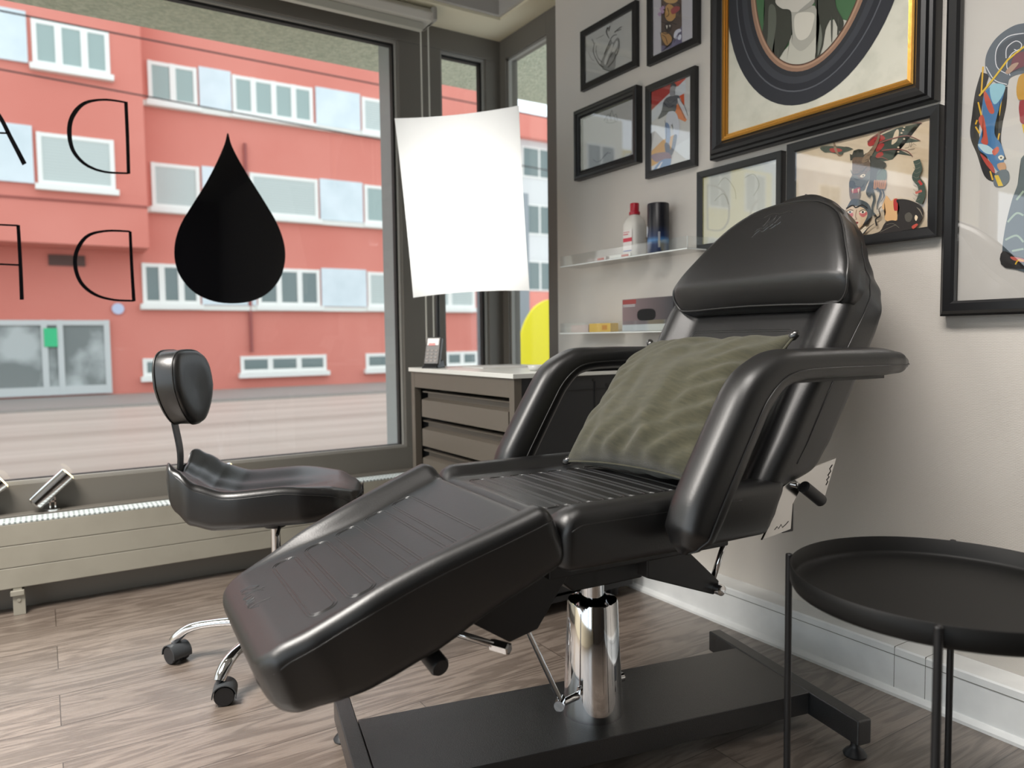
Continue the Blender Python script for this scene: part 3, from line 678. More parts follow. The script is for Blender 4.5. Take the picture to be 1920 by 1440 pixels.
# signature scribble on the foot end and seam bead
def scribble(surf, hw, pts, name, parent, r=0.0006, up=0.0002):
    bm = BM()
    for st in pts:
        P = cr([(s, y, 0) for s, y in st], 6); tube(bm, [surf(p.x, p.y/hw(p.x), up) for p in P], r, 5)
    obj(name, bm, M['thread'], parent)
sig = []
S0, Y0, q = 0.036, 0.105, 0.036
def sg(*p): sig.append([(S0+b_*q, Y0-a_*q) for a_, b_ in p])
sg((-0.2, 0.1), (0.1, 0.7), (0.5, 1.0), (0.55, 0.7), (0.2, 0.45), (0.05, 0.15), (0.35, 0.1), (0.6, 0.4))
sg((0.7, 0.2), (0.95, 0.8), (1.05, 1.2), (0.95, 0.3), (1.05, 0.0), (1.25, 0.4))
sg((0.6, 0.75), (0.9, 0.85), (1.4, 1.05))
sg((1.3, 0.45), (1.2, 0.1), (1.5, 0.1), (1.55, 0.5), (1.6, 0.1), (1.8, 0.5), (1.75, 0.0), (1.9, 0.5), (1.95, 0.05), (2.15, 0.5), (2.15, 0.05), (2.4, 0.1))
sg((2.4, 0.4), (2.3, 0.1), (2.55, 0.1), (2.85, 1.15), (2.65, 0.1), (3.1, 0.5))
scribble(lf, l_hw, sig, 'signature', leg)
def edge_seam(surf, hw, L, name, parent, drop, inset, s0=0.03, s1=None, r=0.0010, sides=(-1, 1)):
    s1 = s1 or L-0.01
    for sd in sides:
        bm = BM(); P = []
        for i in range(40):
            s = s0+(s1-s0)*i/39; p = surf(s, sd*0.93); P.append(Vector((p.x, sd*(hw(s)-0.0004), p.z-drop)))
        tube(bm, P, r, 6); obj(name, bm, M['piping'], parent, smooth=True)
edge_seam(lf, l_hw, LL, 'side_seam', leg, 0.026, 0, 0.025)
edge_seam(sf, s_hw, SL, 'side_seam', seat, 0.028, 0, 0.02, 0.42)

# backrest
BL = 0.79; BA = math.radians(59)
def b_hw(s): return interp([(0, 0.268), (0.05, 0.282), (0.12, 0.288), (0.42, 0.292), (0.47, 0.288), (0.52, 0.268), (0.57, 0.232), (0.62, 0.205), (0.67, 0.180), (0.71, 0.150), (0.745, 0.108), (0.77, 0.070), (BL, 0.034)], s)
def b_prof(s): return (interp([(0, -0.128), (0.55, -0.132), (0.66, -0.112), (BL, -0.085)], s), interp([(0, -0.024), (0.5, -0.024), (BL, -0.012)], s))
def b_top(s, t): return 0.032*bol(t, 0.62, 0.84)*(1-sst(0.42, 0.56, s))
bm, bf = cushion(BL, b_hw, b_prof, b_top, r=0.034, r2=0.028, ns=110, shear=lambda s, z: ((-z)*0.95-0.058)*(1-sst(0, 0.25, s)))
back = obj('backrest', bm, LE, ch, smooth=True); place(back, (0.250, 0, 0.640), BA)
sl = [(0.045+i*0.070, 0.045+i*0.070+0.050, -0.155, 0.185) for i in range(5)]
grooves(bf, b_hw, sl, 'embossed_seam', back)
for sd in (-1, 1):
    bm = BM(); tube(bm, [Vector((s, sd*(b_hw(s)+0.0005), -0.050-0.02*sst(0.3, 0.6, s))) for s in [0.06+0.58*i/40 for i in range(41)]], 0.0016, 6)
    obj('side_seam', bm, M['piping'], back, smooth=True)
# head cushion: outline in (s, y), wedge front
ho = [(0.420, 0.0), (0.419, 0.14), (0.418, 0.225), (0.425, 0.262), (0.452, 0.280), (0.50, 0.270), (0.56, 0.238), (0.62, 0.203), (0.665, 0.165), (0.70, 0.105), (0.712, 0.045), (0.714, 0.0)]
HO = cr([(s, y, 0) for s, y in ho], 6)
out = [(p.x, p.y) for p in HO] + [(p.x, -p.y) for p in HO[::-1][1:-1]]
ctr = Vector((0.54, 0))
def hz(s, y):
    return 0.066*sst(0.395, 0.475, s)-0.018*sst(0.5, 0.715, s)-0.010*(y/0.28)**2
bm = BM(); rs = []; n_ = len(out)
for (k, dz, fl) in ((1.0, -0.014, 0), (1.0, 0.25, 1), (0.995, 0.5, 1), (0.985, 0.72, 1), (0.965, 0.88, 1), (0.94, 0.96, 1), (0.90, 1, 1), (0.8, 1, 1), (0.7, 1, 1), (0.6, 1, 1), (0.5, 1, 1), (0.4, 1, 1), (0.3, 1, 1), (0.2, 1, 1), (0.1, 1, 1), (0.02, 1, 1)):
    rg = []
    for s, y in out:
        s_, y_ = ctr.x+(s-ctr.x)*k, y*k
        H = max(hz(s_, y_), 0.012)
        rg.append(Vector((s_, y_-0.0, (H*dz if fl else dz)-0.006)))
    rs.append(rg)
rings(bm, rs)
hp = obj('head_cushion', bm, LE, ch, smooth=True); place(hp, (0.250, 0, 0.640), BA); hp.location = Vector((0.250, -0.022, 0.640))
bm = BM(); tube(bm, [Vector((ctr.x+(s-ctr.x)*0.982, y*0.982, max(hz(ctr.x+(s-ctr.x)*.98, y*.98), 0.012)*0.80-0.004)) for s, y in out], 0.0028, 8, closed=True, cap=False)
obj('piping', bm, M['piping'], hp, smooth=True)
bm = BM()
for st in ([(0.668, 0.045), (0.676, 0.02), (0.670, -0.01), (0.676, -0.03), (0.668, -0.04)], [(0.640, 0.035), (0.652, 0.03), (0.668, 0.025), (0.655, 0.02)], [(0.640, 0.02), (0.655, 0.012), (0.668, 0.005), (0.650, 0.0)], [(0.642, 0.002), (0.655, -0.004), (0.665, -0.008)], [(0.622, 0.05), (0.632, 0.038), (0.628, 0.026), (0.638, 0.018), (0.632, 0.008), (0.640, -0.002), (0.634, -0.014), (0.642, -0.022)], [(0.612, 0.045), (0.625, 0.034), (0.618, 0.022), (0.630, 0.010), (0.624, 0.0), (0.634, -0.012)], [(0.606, 0.052), (0.618, 0.048), (0.632, 0.046)]):
    P = cr([(s, y, 0) for s, y in st], 5); tube(bm, [Vector((p.x, p.y, hz(p.x, p.y)-0.0055)) for p in P], 0.0011, 5)
obj('embossed_logo', bm, M['thread'], hp)

# armrests
def armrest(side):
    path = cr([(0.592, 0.872), (0.575, 0.8725), (0.54, 0.874), (0.48, 0.877), (0.38, 0.878), (0.28, 0.878), (0.20, 0.874), (0.155, 0.858), (0.112, 0.822), (0.072, 0.760), (0.030, 0.690), (-0.005, 0.630), (-0.028, 0.585), (-0.040, 0.558), (-0.045, 0.546)], 6)
    a_t = [(0, 0.003), (0.02, 0.013), (0.055, 0.024), (0.12, 0.030), (0.15, 0.030), (0.35, 0.031), (0.44, 0.036), (0.50, 0.043), (0.6, 0.044), (0.75, 0.045), (0.80, 0.039), (0.825, 0.022), (0.84, 0.006)]
    b_t = [(0, 0.004), (0.02, 0.018), (0.055, 0.034), (0.12, 0.043), (0.15, 0.043), (0.8, 0.043), (0.825, 0.028), (0.84, 0.008)]
    bm = BM(); rs = []; d = 0; prev = path[0]; tot = sum((path[i+1]-path[i]).length for i in range(len(path)-1)); seam = [[], []]
    for i, p in enumerate(path):
        d += (p-prev).length; prev = p; f = d/tot*0.84
        t = (path[min(i+1, len(path)-1)]-path[max(i-1, 0)]).normalized(); nn = Vector((t.y, -t.x))       # outward (up / front)
        A = interp(a_t, f); Bv = interp(b_t, f); rg = []
        for k in range(28):
            th = 2*PI*k/28; c, s = math.cos(th), math.sin(th); e_ = 0.72
            x = math.copysign(abs(c)**e_, c); y = math.copysign(abs(s)**(e_ if s > 0 else 0.55), s)
            q = Vector((p.x, p.y))+nn*(A*y)
            rg.append(Vector((q.x, Bv*x, q.y)))
        rs.append(rg)
        for sd in (0, 1):
            q = Vector((p.x, p.y))-nn*(A*0.25); seam[sd].append(Vector((q.x, (Bv*1.0+0.0006)*(1 if sd else -1), q.y)))
    rings(bm, rs)
    o = obj('armrest', bm, LE, ch, smooth=True); o.location = (0, side*0.345, 0)
    bm = BM()
    for s_ in seam: tube(bm, s_[2:-2], 0.0018, 6)
    obj('piping', bm, M['piping'], o, smooth=True)
    # steel bracket below the rear tip and inner support arm
    bm = BM(); box(bm, 0.17, -0.012, 0.842, 0.50, 0.012, 0.852); obj('support_bar', bm, M['blackmetal'], o)
    bm = BM(); lathe(bm, [(0.014, 0), (0.014, 0.055)], 16, (-0.005, -side*0.02, 0.565), (0, -side, 0)); obj('pivot', bm, M['steel'], o, smooth=True, sharp=40)
armrest(-1); armrest(1)

# under structure
BMt = M['blackmetal']
b = BM()
box(b, -0.235, -0.20, 0.487, 0.215, 0.20, 0.526)                    # seat pan frame
hull8(b, [(-0.20, -0.075, 0.49), (0.16, -0.075, 0.49), (0.08, -0.075, 0.405), (-0.10, -0.075, 0.405)], [(-0.20, 0.075, 0.49), (0.16, 0.075, 0.49), (0.08, 0.075, 0.405), (-0.10, 0.075, 0.405)])
uf = obj('seat_frame', b, BMt, ch, bevel=0.004)
b = BM()                                                            # rear arm reaching to the back lever
for y in (-0.15, ):
    hull8(b, [(0.02, y-0.018, 0.49), (0.12, y-0.018, 0.49), (0.22, y-0.018, 0.400), (0.205, y-0.018, 0.372), (0.02, y-0.018, 0.44)], [(0.02, y+0.018, 0.49), (0.12, y+0.018, 0.49), (0.22, y+0.018, 0.400), (0.205, y+0.018, 0.372), (0.02, y+0.018, 0.44)])
obj('rear_lever_arm', b, BMt, ch, bevel=0.003)
b = BM(); tube(b, [(0.262, -0.15, 0.500), (0.212, -0.15, 0.388)], 0.0065, 12); r1 = obj('push_rod', b, M['chrome'], ch, smooth=True)
b = BM(); lathe(b, [(0.011, -0.03), (0.012, -0.028), (0.012, 0.02), (0.009, 0.022)], 16, (0.210, -0.165, 0.386), (0, -1, 0)); obj('bolt', b, M['chrome'], r1, smooth=True, sharp=40)
for y in (-0.16, 0.13):                                             # front plates under the leg rest
    b = BM()
    hull8(b, [(-0.42, y-0.004, 0.452), (-0.23, y-0.004, 0.52), (-0.16, y-0.004, 0.49), (-0.24, y-0.004, 0.385), (-0.30, y-0.004, 0.372)], [(-0.42, y+0.030, 0.452), (-0.23, y+0.030, 0.52), (-0.16, y+0.030, 0.49), (-0.24, y+0.030, 0.385), (-0.30, y+0.030, 0.372)])
    obj('leg_rest_plate', b, BMt, ch, bevel=0.003)
b = BM(); tube(b, [(-0.47, -0.02, 0.412), (-0.352, -0.20, 0.392)], 0.0065, 12); r2 = obj('push_rod', b, M['chrome'], ch, smooth=True)
b = BM(); lathe(b, [(0.010, -0.02), (0.011, -0.018), (0.011, 0.018), (0.008, 0.02)], 6, (-0.344, -0.208, 0.390), (0.5, -1, 0)); obj('bolt', b, M['steel'], r2)
b = BM(); lathe(b, [(0.0165, 0), (0.018, 0.004), (0.018, 0.075), (0.015, 0.08)], 24, (-0.462, -0.12, 0.392), (0.10, -0.95, -0.25)); obj('release_knob', b, M['blackplastic'], ch, smooth=True, sharp=40)
# hinge brackets at the back, near and far side
for sd in (-1, 1):
    y = sd*0.262
    def P3(l): return [(u_, y, w_) for u_, w_ in l]
    def plate(l, t=0.004):
        hull8(b, [(u_, y-t/2, w_) for u_, w_ in l], [(u_, y+t/2, w_) for u_, w_ in l])
    b = BM(); plate([(0.330, 0.626), (0.352, 0.640), (0.474, 0.662), (0.438, 0.580), (0.378, 0.606), (0.345, 0.600)])
    hb = obj('hinge_bracket', b, M['steel'], ch, bevel=0.001)
    b = BM(); plate([(0.305, 0.616), (0.336, 0.628), (0.358, 0.604), (0.335, 0.575), (0.330, 0.522), (0.244, 0.510), (0.280, 0.560)], 0.005)
    hb2 = obj('hinge_plate', b, M['steel'], ch, bevel=0.001)
    b = BM(); lathe(b, [(0.006, 0), (0.006, 0.008), (0.003, 0.010)], 16, (0.340, y+sd*0.002, 0.616), (0, sd, 0)); obj('bolt', b, M['chrome'], hb, smooth=True, sharp=40)
    b = BM(); tube(b, [(0.348, y+sd*0.02, 0.614), (0.402, y+sd*0.02, 0.578)], 0.0135, 16); obj('lever_grip', b, M['blackplastic'], hb, smooth=True, sharp=40)
    for o_, nm, pts in ((hb, 'engraved_mark', [[(0.440, 0.605), (0.446, 0.612), (0.442, 0.616), (0.450, 0.622), (0.446, 0.626), (0.455, 0.634), (0.452, 0.640), (0.460, 0.648)]]), (hb2, 'engraved_mark', [[(0.280, 0.527), (0.288, 0.533), (0.292, 0.528), (0.300, 0.536), (0.304, 0.529), (0.314, 0.534), (0.322, 0.540)]])):
        b = BM()
        for st in pts: tube(b, [(u_, y+sd*0.0027, w_) for u_, w_ in st], 0.0008, 5)
        obj(nm, b, M['thread'], o_)
b = BM(); tube(b, [(0.340, -0.262, 0.614), (0.340, 0.262, 0.614)], 0.009, 12); obj('hinge_shaft', b, BMt, ch, smooth=True)
b = BM(); box(b, 0.315, -0.255, 0.512, 0.350, 0.255, 0.60); obj('hinge_cross_bar', b, BMt, ch, bevel=0.003)
# chrome column and foot lever
b = BM(); lathe(b, [(0.0675, 0.092), (0.0680, 0.100), (0.0665, 0.11), (0.0565, 0.345), (0.0545, 0.350), (0.0535, 0.345), (0.0535, 0.30)], 64); obj('column_cover', b, M['chrome'], ch, smooth=True, sharp=50)
b = BM(); lathe(b, [(0.026, 0.10), (0.026, 0.410)], 32); obj('piston', b, M['chrome'], ch, smooth=True, sharp=50)
ba = math.radians(-11.8)-CTH
def br_(u_, v_, w_): c, s = math.cos(ba), math.sin(ba); return Vector((u_*c-v_*s, u_*s+v_*c, w_))
b = BM(); tube(b, [br_(-0.050, -0.030, 0.150), br_(-0.100, -0.048, 0.150)], 0.0085, 12); tube(b, [br_(-0.094, -0.036, 0.151), br_(-0.112, -0.062, 0.151)], 0.0115, 14)
tube(b, [br_(-0.102, -0.050, 0.154), br_(-0.184, -0.062, 0.332)], 0.0055, 12); obj('foot_lever', b, M['chrome'], ch, smooth=True, sharp=50)
b = BM(); tube(b, [br_(0.05, 0.04, 0.14), br_(0.085, 0.062, 0.14)], 0.008, 12); tube(b, [br_(0.073, 0.030, 0.14), br_(0.094, 0.032, 0.14)], 0.011, 12)
obj('lever_stub', b, M['chrome'], ch, smooth=True, sharp=50)
# floor frame (turned a little against the seat)
def bobx(b, u0, v0, w0, u1, v1, w1):
    hull8(b, [br_(u0, v0, w0), br_(u1, v0, w0), br_(u1, v1, w0), br_(u0, v1, w0)], [br_(u0, v0, w1), br_(u1, v0, w1), br_(u1, v1, w1), br_(u0, v1, w1)])
PV0, PV1 = -0.115, 0.158
b = BM(); bobx(b, -0.504, PV0, 0.040, 0.510, PV1, 0.092); base = obj('base_plate', b, M['powder'], ch, bevel=0.002)
for (u0, u1) in ((-0.542, -0.505), (0.511, 0.549)):
    b = BM(); bobx(b, u0, -0.262, 0.036, u1, 0.282, 0.093); obj('base_bar', b, M['powder'], ch, bevel=0.004)
for u_ in (-0.523, 0.530):
    for v_ in (-0.235, 0.255):
        p = br_(u_, v_, 0); b = BM(); lathe(b, [(0.024, 0), (0.025, 0.004), (0.019, 0.012), (0.011, 0.018), (0.009, 0.024), (0.010, 0.037)], 24, (p.x, p.y, 0)); obj('levelling_foot', b, M['blackplastic'], ch, smooth=True, sharp=50)

# ------------------------------------------------------------------ olive pillow
def pillow():
    bm = BM(); N = 56; W, H, T = 0.235, 0.205, 0.088
    def shell(sgn):
        g = []
        for i in range(N+1):
            row = []
            for j in range(N+1):
                a, c = -1+2*i/N, -1+2*j/N
                pinch = 1-0.085*(1-abs(a)**2.2)*abs(c)**6; pinch2 = 1-0.085*(1-abs(c)**2.2)*abs(a)**6
                th = T*(max(0, (1-abs(a)**2.3))**0.55)*(max(0, (1-abs(c)**2.3))**0.55)
                x = a*W*pinch2; y = c*H*pinch
                nz = noise.noise(Vector((x*9+3, y*9, sgn*2)))*0.014+noise.noise(Vector((x*24, y*9+5, sgn)))*0.007
                # soft folds running from the corners
                fold = 0.006*math.sin((x*0.9-y*1.1)*95+noise.noise(Vector((x*6, y*6, 1)))*7)*sst(0.25, 0.95, max(abs(a), abs(c)))
                w_ = min(1, th/T*1.6)
                z = sgn*(th*(1+0.12*c*-1) if True else th)+ (nz+fold)*w_
                row.append((x, y, z))
            g.append(row)
        return g
    gs = [shell(1), shell(-1)]
    V = []
    for k, g in enumerate(gs):
        vv = [[None]*(N+1) for _ in range(N+1)]
        for i in range(N+1):
            for j in range(N+1):
                if k == 1 and (i in (0, N) or j in (0, N)): vv[i][j] = V[0][i][j]
                else: vv[i][j] = bm.verts.new(g[i][j])
        V.append(vv)
        for i in range(N):
            for j in range(N):
                q = (vv[i][j], vv[i+1][j], vv[i+1][j+1], vv[i][j+1]); bm.faces.new(q if k == 0 else q[::-1])
    o = obj('throw_pillow', bm, M['pillow'], smooth=True)
    # stitched edge
    b2 = BM(); loop = [gs[0][i][0] for i in range(N)]+[gs[0][N][j] for j in range(N)]+[gs[0][i][N] for i in range(N, 0, -1)]+[gs[0][0][j] for j in range(N, 0, -1)]
    tube(b2, [Vector(p) for p in loop], 0.0028, 6, closed=True, cap=False); obj('stitched_edge', b2, M['pillow'], o, smooth=True)
    for (sx, sy) in ((-1, -1), (1, 1), (-1, 1)):
        b2 = BM(); lathe(b2, [(0.006, -0.014), (0.010, -0.004), (0.009, 0.006), (0.004, 0.013)], 10, (sx*W*0.985, sy*H*0.985, 0), (sx, sy, 0.2))
        obj('corner_trim', b2, M['thread'], o, smooth=True)
    return o
pl = pillow(); tag(pl, 'olive green linen pillow leaning on the tattoo chair backrest', 'pillow')
# columns: local x = across the chair, y = up the lean, z = towards the sitter
lean = math.radians(46)
Rz = Matrix.Rotation(CTH, 4, 'Z')
ex = Vector((0.03, -1, 0.035)).normalized(); ey = Vector((math.cos(lean), 0.0, math.sin(lean))); ey = (ey-ex*ey.dot(ex)).normalized(); ez = ex.cross(ey)
if ez.x > 0: ex = -ex; ez = -ez
Mp = Matrix(((ex.x, ey.x, ez.x, 0.215), (ex.y, ey.y, ez.y, -0.018), (ex.z, ey.z, ez.z, 0.781), (0, 0, 0, 1)))
pl.matrix_world = Matrix.Translation(CO) @ Rz @ Mp

# ------------------------------------------------------------------ stool
HX, HY = 0.561, 2.209
st = empty('work_stool', (HX, HY, 0), math.radians(-24)); tag(st, 'black leather rolling stool with small backrest and chrome star base by the window', 'stool')
L2 = M['leather2']
# seat: long axis x from -0.26 (back) to 0.26
def t_hw(s): return interp([(0, 0.140), (0.02, 0.165), (0.07, 0.190), (0.20, 0.198), (0.36, 0.190), (0.45, 0.160), (0.49, 0.120), (0.52, 0.060)], s)
def t_prof(s): return (interp([(0, 0.090), (0.03, 0.048), (0.07, 0.016), (0.13, 0.0), (0.40, 0.006), (0.52, 0.030)], s), interp([(0, 0.158), (0.04, 0.130), (0.09, 0.098), (0.16, 0.082), (0.34, 0.092), (0.44, 0.096), (0.52, 0.074)], s))
def t_top(s, t): return 0.024*sst(0.25, 0.95, abs(t))*sst(0.52, 0.30, s)*1.0 - 0.012*sst(0.35, 0, abs(t))*sst(0.5, 0.3, s)+0.016*sst(0.2, 0.0, s)*sst(0.4, 1, abs(t))-0.010*sst(0.8, 1, abs(t))*sst(0.3, 0.5, s)
bm, tf = cushion(0.52, t_hw, t_prof, t_top, r=0.022, r2=0.03, ns=70, nt=48)
sts = obj('seat', bm, L2, st, smooth=True); sts.location = (-0.262, 0, 0.425)
edge_seam(tf, t_hw, 0.52, 'side_seam', sts, 0.018, 0, 0.03, 0.50, r=0.0012)
# backrest pad, normal +x
bm = BM(); rs = []
for (k, x) in ((0.0, -0.040), (0.5, -0.040), (0.88, -0.038), (0.96, -0.033), (1.0, -0.022), (1.0, 0.022), (0.985, 0.032), (0.95, 0.038), (0.85, 0.041), (0.6, 0.041), (0.3, 0.038), (0.01, 0.037)):
    rg = []
    for i in range(48):
        a = 2*PI*i/48; c, s = math.cos(a), math.sin(a)
        y = 0.100*math.copysign(abs(c)**0.62, c); z = 0.106*math.copysign(abs(s)**0.66, s)
        if z < 0: y *= 1-0.42*(abs(z)/0.106)**1.2
        yy, zz = y*max(k, 0.001), z*max(k, 0.001)
        xx = x+0.9*yy*yy*(1 if yy > 0 else 0.2)
        rg.append(Vector((xx-0.10*zz, yy, zz)))
    rs.append(rg)
rings(bm, rs)
bk_ = obj('backrest', bm, L2, st, smooth=True); bk_.location = (-0.245, 0.0, 0.808); bk_.rotation_euler = (0, 0, math.radians(-12))
bm = BM()
for kx, xx_ in ((1.0, 0.026), (1.0, -0.026)):
    bm = BM()
    P = []
    for i in range(48):
        a = 2*PI*i/48; c, s = math.cos(a), math.sin(a); y = 0.100*math.copysign(abs(c)**0.62, c); z = 0.106*math.copysign(abs(s)**0.66, s)
        if z < 0: y *= 1-0.42*(abs(z)/0.106)**1.2
        P.append(Vector((xx_+0.9*y*y*(1 if y > 0 else 0.2)-0.10*z, y*1.003, z*1.003)))
    tube(bm, P, 0.0022, 6, closed=True, cap=False); obj('piping', bm, M['piping'], bk_, smooth=True)
bm = BM(); pth = cr([(-0.275, 0, 0.80), (-0.272, 0, 0.72), (-0.258, 0, 0.62), (-0.262, 0, 0.52), (-0.240, 0, 0.445), (-0.18, 0, 0.420), (-0.08, 0, 0.415)], 6)
rings(bm, [[p+Vector((0, y, 0))+d for y, d in ((-0.022, Vector((0.003, 0, 0))), (0.022, Vector((0.003, 0, 0))), (0.022, Vector((-0.003, 0, -0.002))), (-0.022, Vector((-0.003, 0, -0.002))))] for p in pth])
obj('back_support_bar', bm, M['blackmetal'], st)
bm = BM(); box(bm, -0.085, -0.075, 0.412, 0.085, 0.075, 0.424); lathe(bm, [(0.030, 0.388), (0.032, 0.392), (0.032, 0.410), (0.028, 0.414)], 24); tube(bm, [(0.02, -0.01, 0.405), (0.03, -0.15, 0.400)], 0.005, 8)
obj('seat_mechanism', bm, M['blackmetal'], st, bevel=0.002)
for p in ((-0.13, -0.05), (0.12, -0.06)):
    bm = BM(); lathe(bm, [(0.012, 0), (0.016, 0.003), (0.016, 0.012)], 16, (p[0], p[1], 0.414)); obj('adjust_knob', bm, M['blackplastic'], st, smooth=True, sharp=40)
bm = BM(); lathe(bm, [(0.014, 0.26), (0.014, 0.392)], 24); obj('gas_piston', bm, M['chrome'], st, smooth=True, sharp=40)
bm = BM(); lathe(bm, [(0.027, 0.095), (0.027, 0.285), (0.022, 0.292)], 24); obj('gas_cylinder', bm, M['blackmetal'], st, smooth=True, sharp=40)
bm = BM(); lathe(bm, [(0.045, 0.070), (0.048, 0.078), (0.045, 0.118), (0.034, 0.124)], 32); obj('star_hub', bm, M['chrome'], st, smooth=True, sharp=40)
c1 = math.atan2(2.342-HY, 0.2906-HX)-math.radians(-24)
for k in range(5):
    a = c1+k*2*PI/5; d = Vector((math.cos(a), math.sin(a), 0)); sdv = Vector((-d.y, d.x, 0))
    path = cr([(0.035, 0.098), (0.12, 0.108), (0.20, 0.106), (0.255, 0.095), (0.287, 0.074), (0.300, 0.058)], 5)
    wd = [(0, 0.020), (0.2, 0.017), (0.26, 0.018), (0.29, 0.017), (0.31, 0.014)]
    bm = BM(); rs = []
    for i, p in enumerate(path):
        t = (path[min(i+1, len(path)-1)]-path[max(i-1, 0)]).normalized(); nz = Vector((-t.y, t.x)); w_ = interp(wd, p.x); h_ = interp([(0, 0.014), (0.2, 0.011), (0.3, 0.015)], p.x)
        rg = []
        for q in range(16):
            th = 2*PI*q/16; o_ = nz*(h_*math.sin(th)); rg.append(d*(p.x+o_.x)+sdv*(w_*math.cos(th))+Vector((0, 0, p.y+o_.y)))
        rs.append(rg)
    rings(bm, rs)
    arm = obj('base_leg', bm, M['chrome'], st, smooth=True, sharp=60)
    sw = a+[0.9, 0.5, 2.1, -0.8, 1.5][k]; ax = Vector((math.cos(sw), math.sin(sw), 0)); fw = Vector((-ax.y, ax.x, 0)); cc = d*0.300+fw*0.012
    bm = BM()
    for sg_ in (-1, 1): lathe(bm, [(0.014, -0.010), (0.024, -0.010), (0.026, -0.007), (0.026, 0.007), (0.024, 0.010), (0.014, 0.010)], 28, cc+ax*sg_*0.017+Vector((0, 0, 0.026)), ax)
    cw = obj('castor', bm, M['blackplastic'], arm, smooth=True, sharp=40)
    bm = BM(); 
    rs = []
    for q in range(13):
        th = math.radians(-15+200*q/12); rs.append([cc+fw*(-r_*math.cos(th))*-1+ax*y+Vector((0, 0, 0.026+r_*math.sin(th))) for r_, y in ((0.028, -0.029), (0.0305, -0.029), (0.0305, 0.029), (0.028, 0.029))])
    rings(bm, rs); lathe(bm, [(0.008, 0.03), (0.008, 0.062)], 12, d*0.300)
    obj('castor_hood', bm, mat('dark_grey_plastic', (0.05, 0.055, 0.06), 0.45) if k == 0 else D.materials['dark_grey_plastic'], arm, smooth=True, sharp=40)

# ------------------------------------------------------------------ drawer cabinet
cb = empty('drawer_cabinet', (1.53, 2.40, 0)); tag(cb, 'taupe metal drawer cabinet with white top in the window corner', 'cabinet')
def co(n, bm, m, par=None, **k):
    o = obj(n, bm, m, par or cb, **k)
    if par is None: o.matrix_parent_inverse = cb.matrix_basis.inverted()
    return o
X0, X1, Y0, Y1, ZT = 1.275, 1.775, 2.005, 2.79, 0.806
b = BM(); box(b, X0+0.03, Y0, 0.06, X1, Y0+0.02, ZT); box(b, X0+0.03, Y1-0.02, 0.06, X1, Y1, ZT); box(b, X1-0.02, Y0, 0.06, X1, Y1, ZT); box(b, X0+0.03, Y0, 0.04, X1, Y1, 0.07); box(b, X0+0.12, Y0+0.02, 0.07, X0+0.14, Y1-0.02, ZT)
co('carcass', b, M['cabdark'])
b = BM(); box(b, X0, Y0-0.001, 0.04, X0+0.03, Y0+0.03, ZT-0.0005); box(b, X0, Y1-0.03, 0.04, X0+0.03, Y1, ZT); box(b, X0+0.001, Y0+0.03, 0.742, X0+0.03, Y1-0.03, ZT); box(b, X0+0.001, Y0+0.03, 0.04, X0+0.03, Y1-0.03, 0.07); co('front_frame', b, M['cab'], bevel=0.002)
b = BM(); box(b, X0-0.008, Y0-0.008, ZT, X1+0.005, Y1+0.008, 0.822); co('top', b, M['cabtop'], bevel=0.002)
for i, z in enumerate((0.625, 0.507, 0.389, 0.271, 0.153)):
    b = BM(); z1 = z+0.112
    pr = [(X0+0.012, z), (X0+0.006, z+0.002), (X0+0.006, z+0.070), (X0+0.020, z+0.074), (X0+0.034, z+0.078), (X0+0.034, z+0.096), (X0+0.012, z+0.099), (X0+0.010, z1-0.008), (X0+0.05, z1-0.006), (X0+0.05, z)]
    rings(b, [[(x, Y0+0.045, zz) for x, zz in pr], [(x, Y1-0.085, zz) for x, zz in pr]])
    co('drawer', b, M['cab'])
b = BM(); box(b, X1-0.17, Y0-0.004, 0.08, X1-0.168, Y0, 0.785); box(b, X0+0.03, Y0-0.003, 0.757, X1, Y0, 0.759); co('side_seam', b, M['seal'])
b = BM()
for x, z in ((1.60, 0.790), (1.72, 0.792)): lathe(b, [(0.005, 0), (0.005, 0.002)], 12, (x, Y0, z), (0, -1, 0))
lathe(b, [(0.022, 0), (0.022, 0.001)], 24, (1.68, Y0, 0.715), (0, -1, 0))
for dx in (0, 0.02): lathe(b, [(0.007, 0), (0.007, 0.0015)], 16, (1.66+dx, Y0, 0.770), (0, -1, 0))
co('cable_opening', b, M['seal'])
for x in (X0+0.05, X1-0.05):
    for y in (Y0+0.05, Y1-0.05):
        b = BM(); lathe(b, [(0.018, 0), (0.02, 0.004), (0.02, 0.04)], 16, (x, y, 0)); co('foot', b, M['blackplastic'])
# key with fob hanging on the side
kx, kz = 1.408, 0.745
b = BM(); lathe(b, [(0.006, 0), (0.006, 0.006)], 12, (kx, Y0, kz), (0, -1, 0)); tube(b, [Vector((kx+0.008*math.cos(a/12*2*PI), Y0-0.008, kz-0.008+0.008*math.sin(a/12*2*PI))) for a in range(12)], 0.0012, 6, closed=True, cap=False); box(b, kx-0.004, Y0-0.009, kz-0.045, kx+0.002, Y0-0.006, kz-0.016); box(b, kx-0.001, Y0-0.0095, kz-0.075, kx+0.005, Y0-0.0065, kz-0.047)
tag(obj('key_ring', b, M['steel']), 'small key ring hanging from the lock on the cabinet side', 'key')
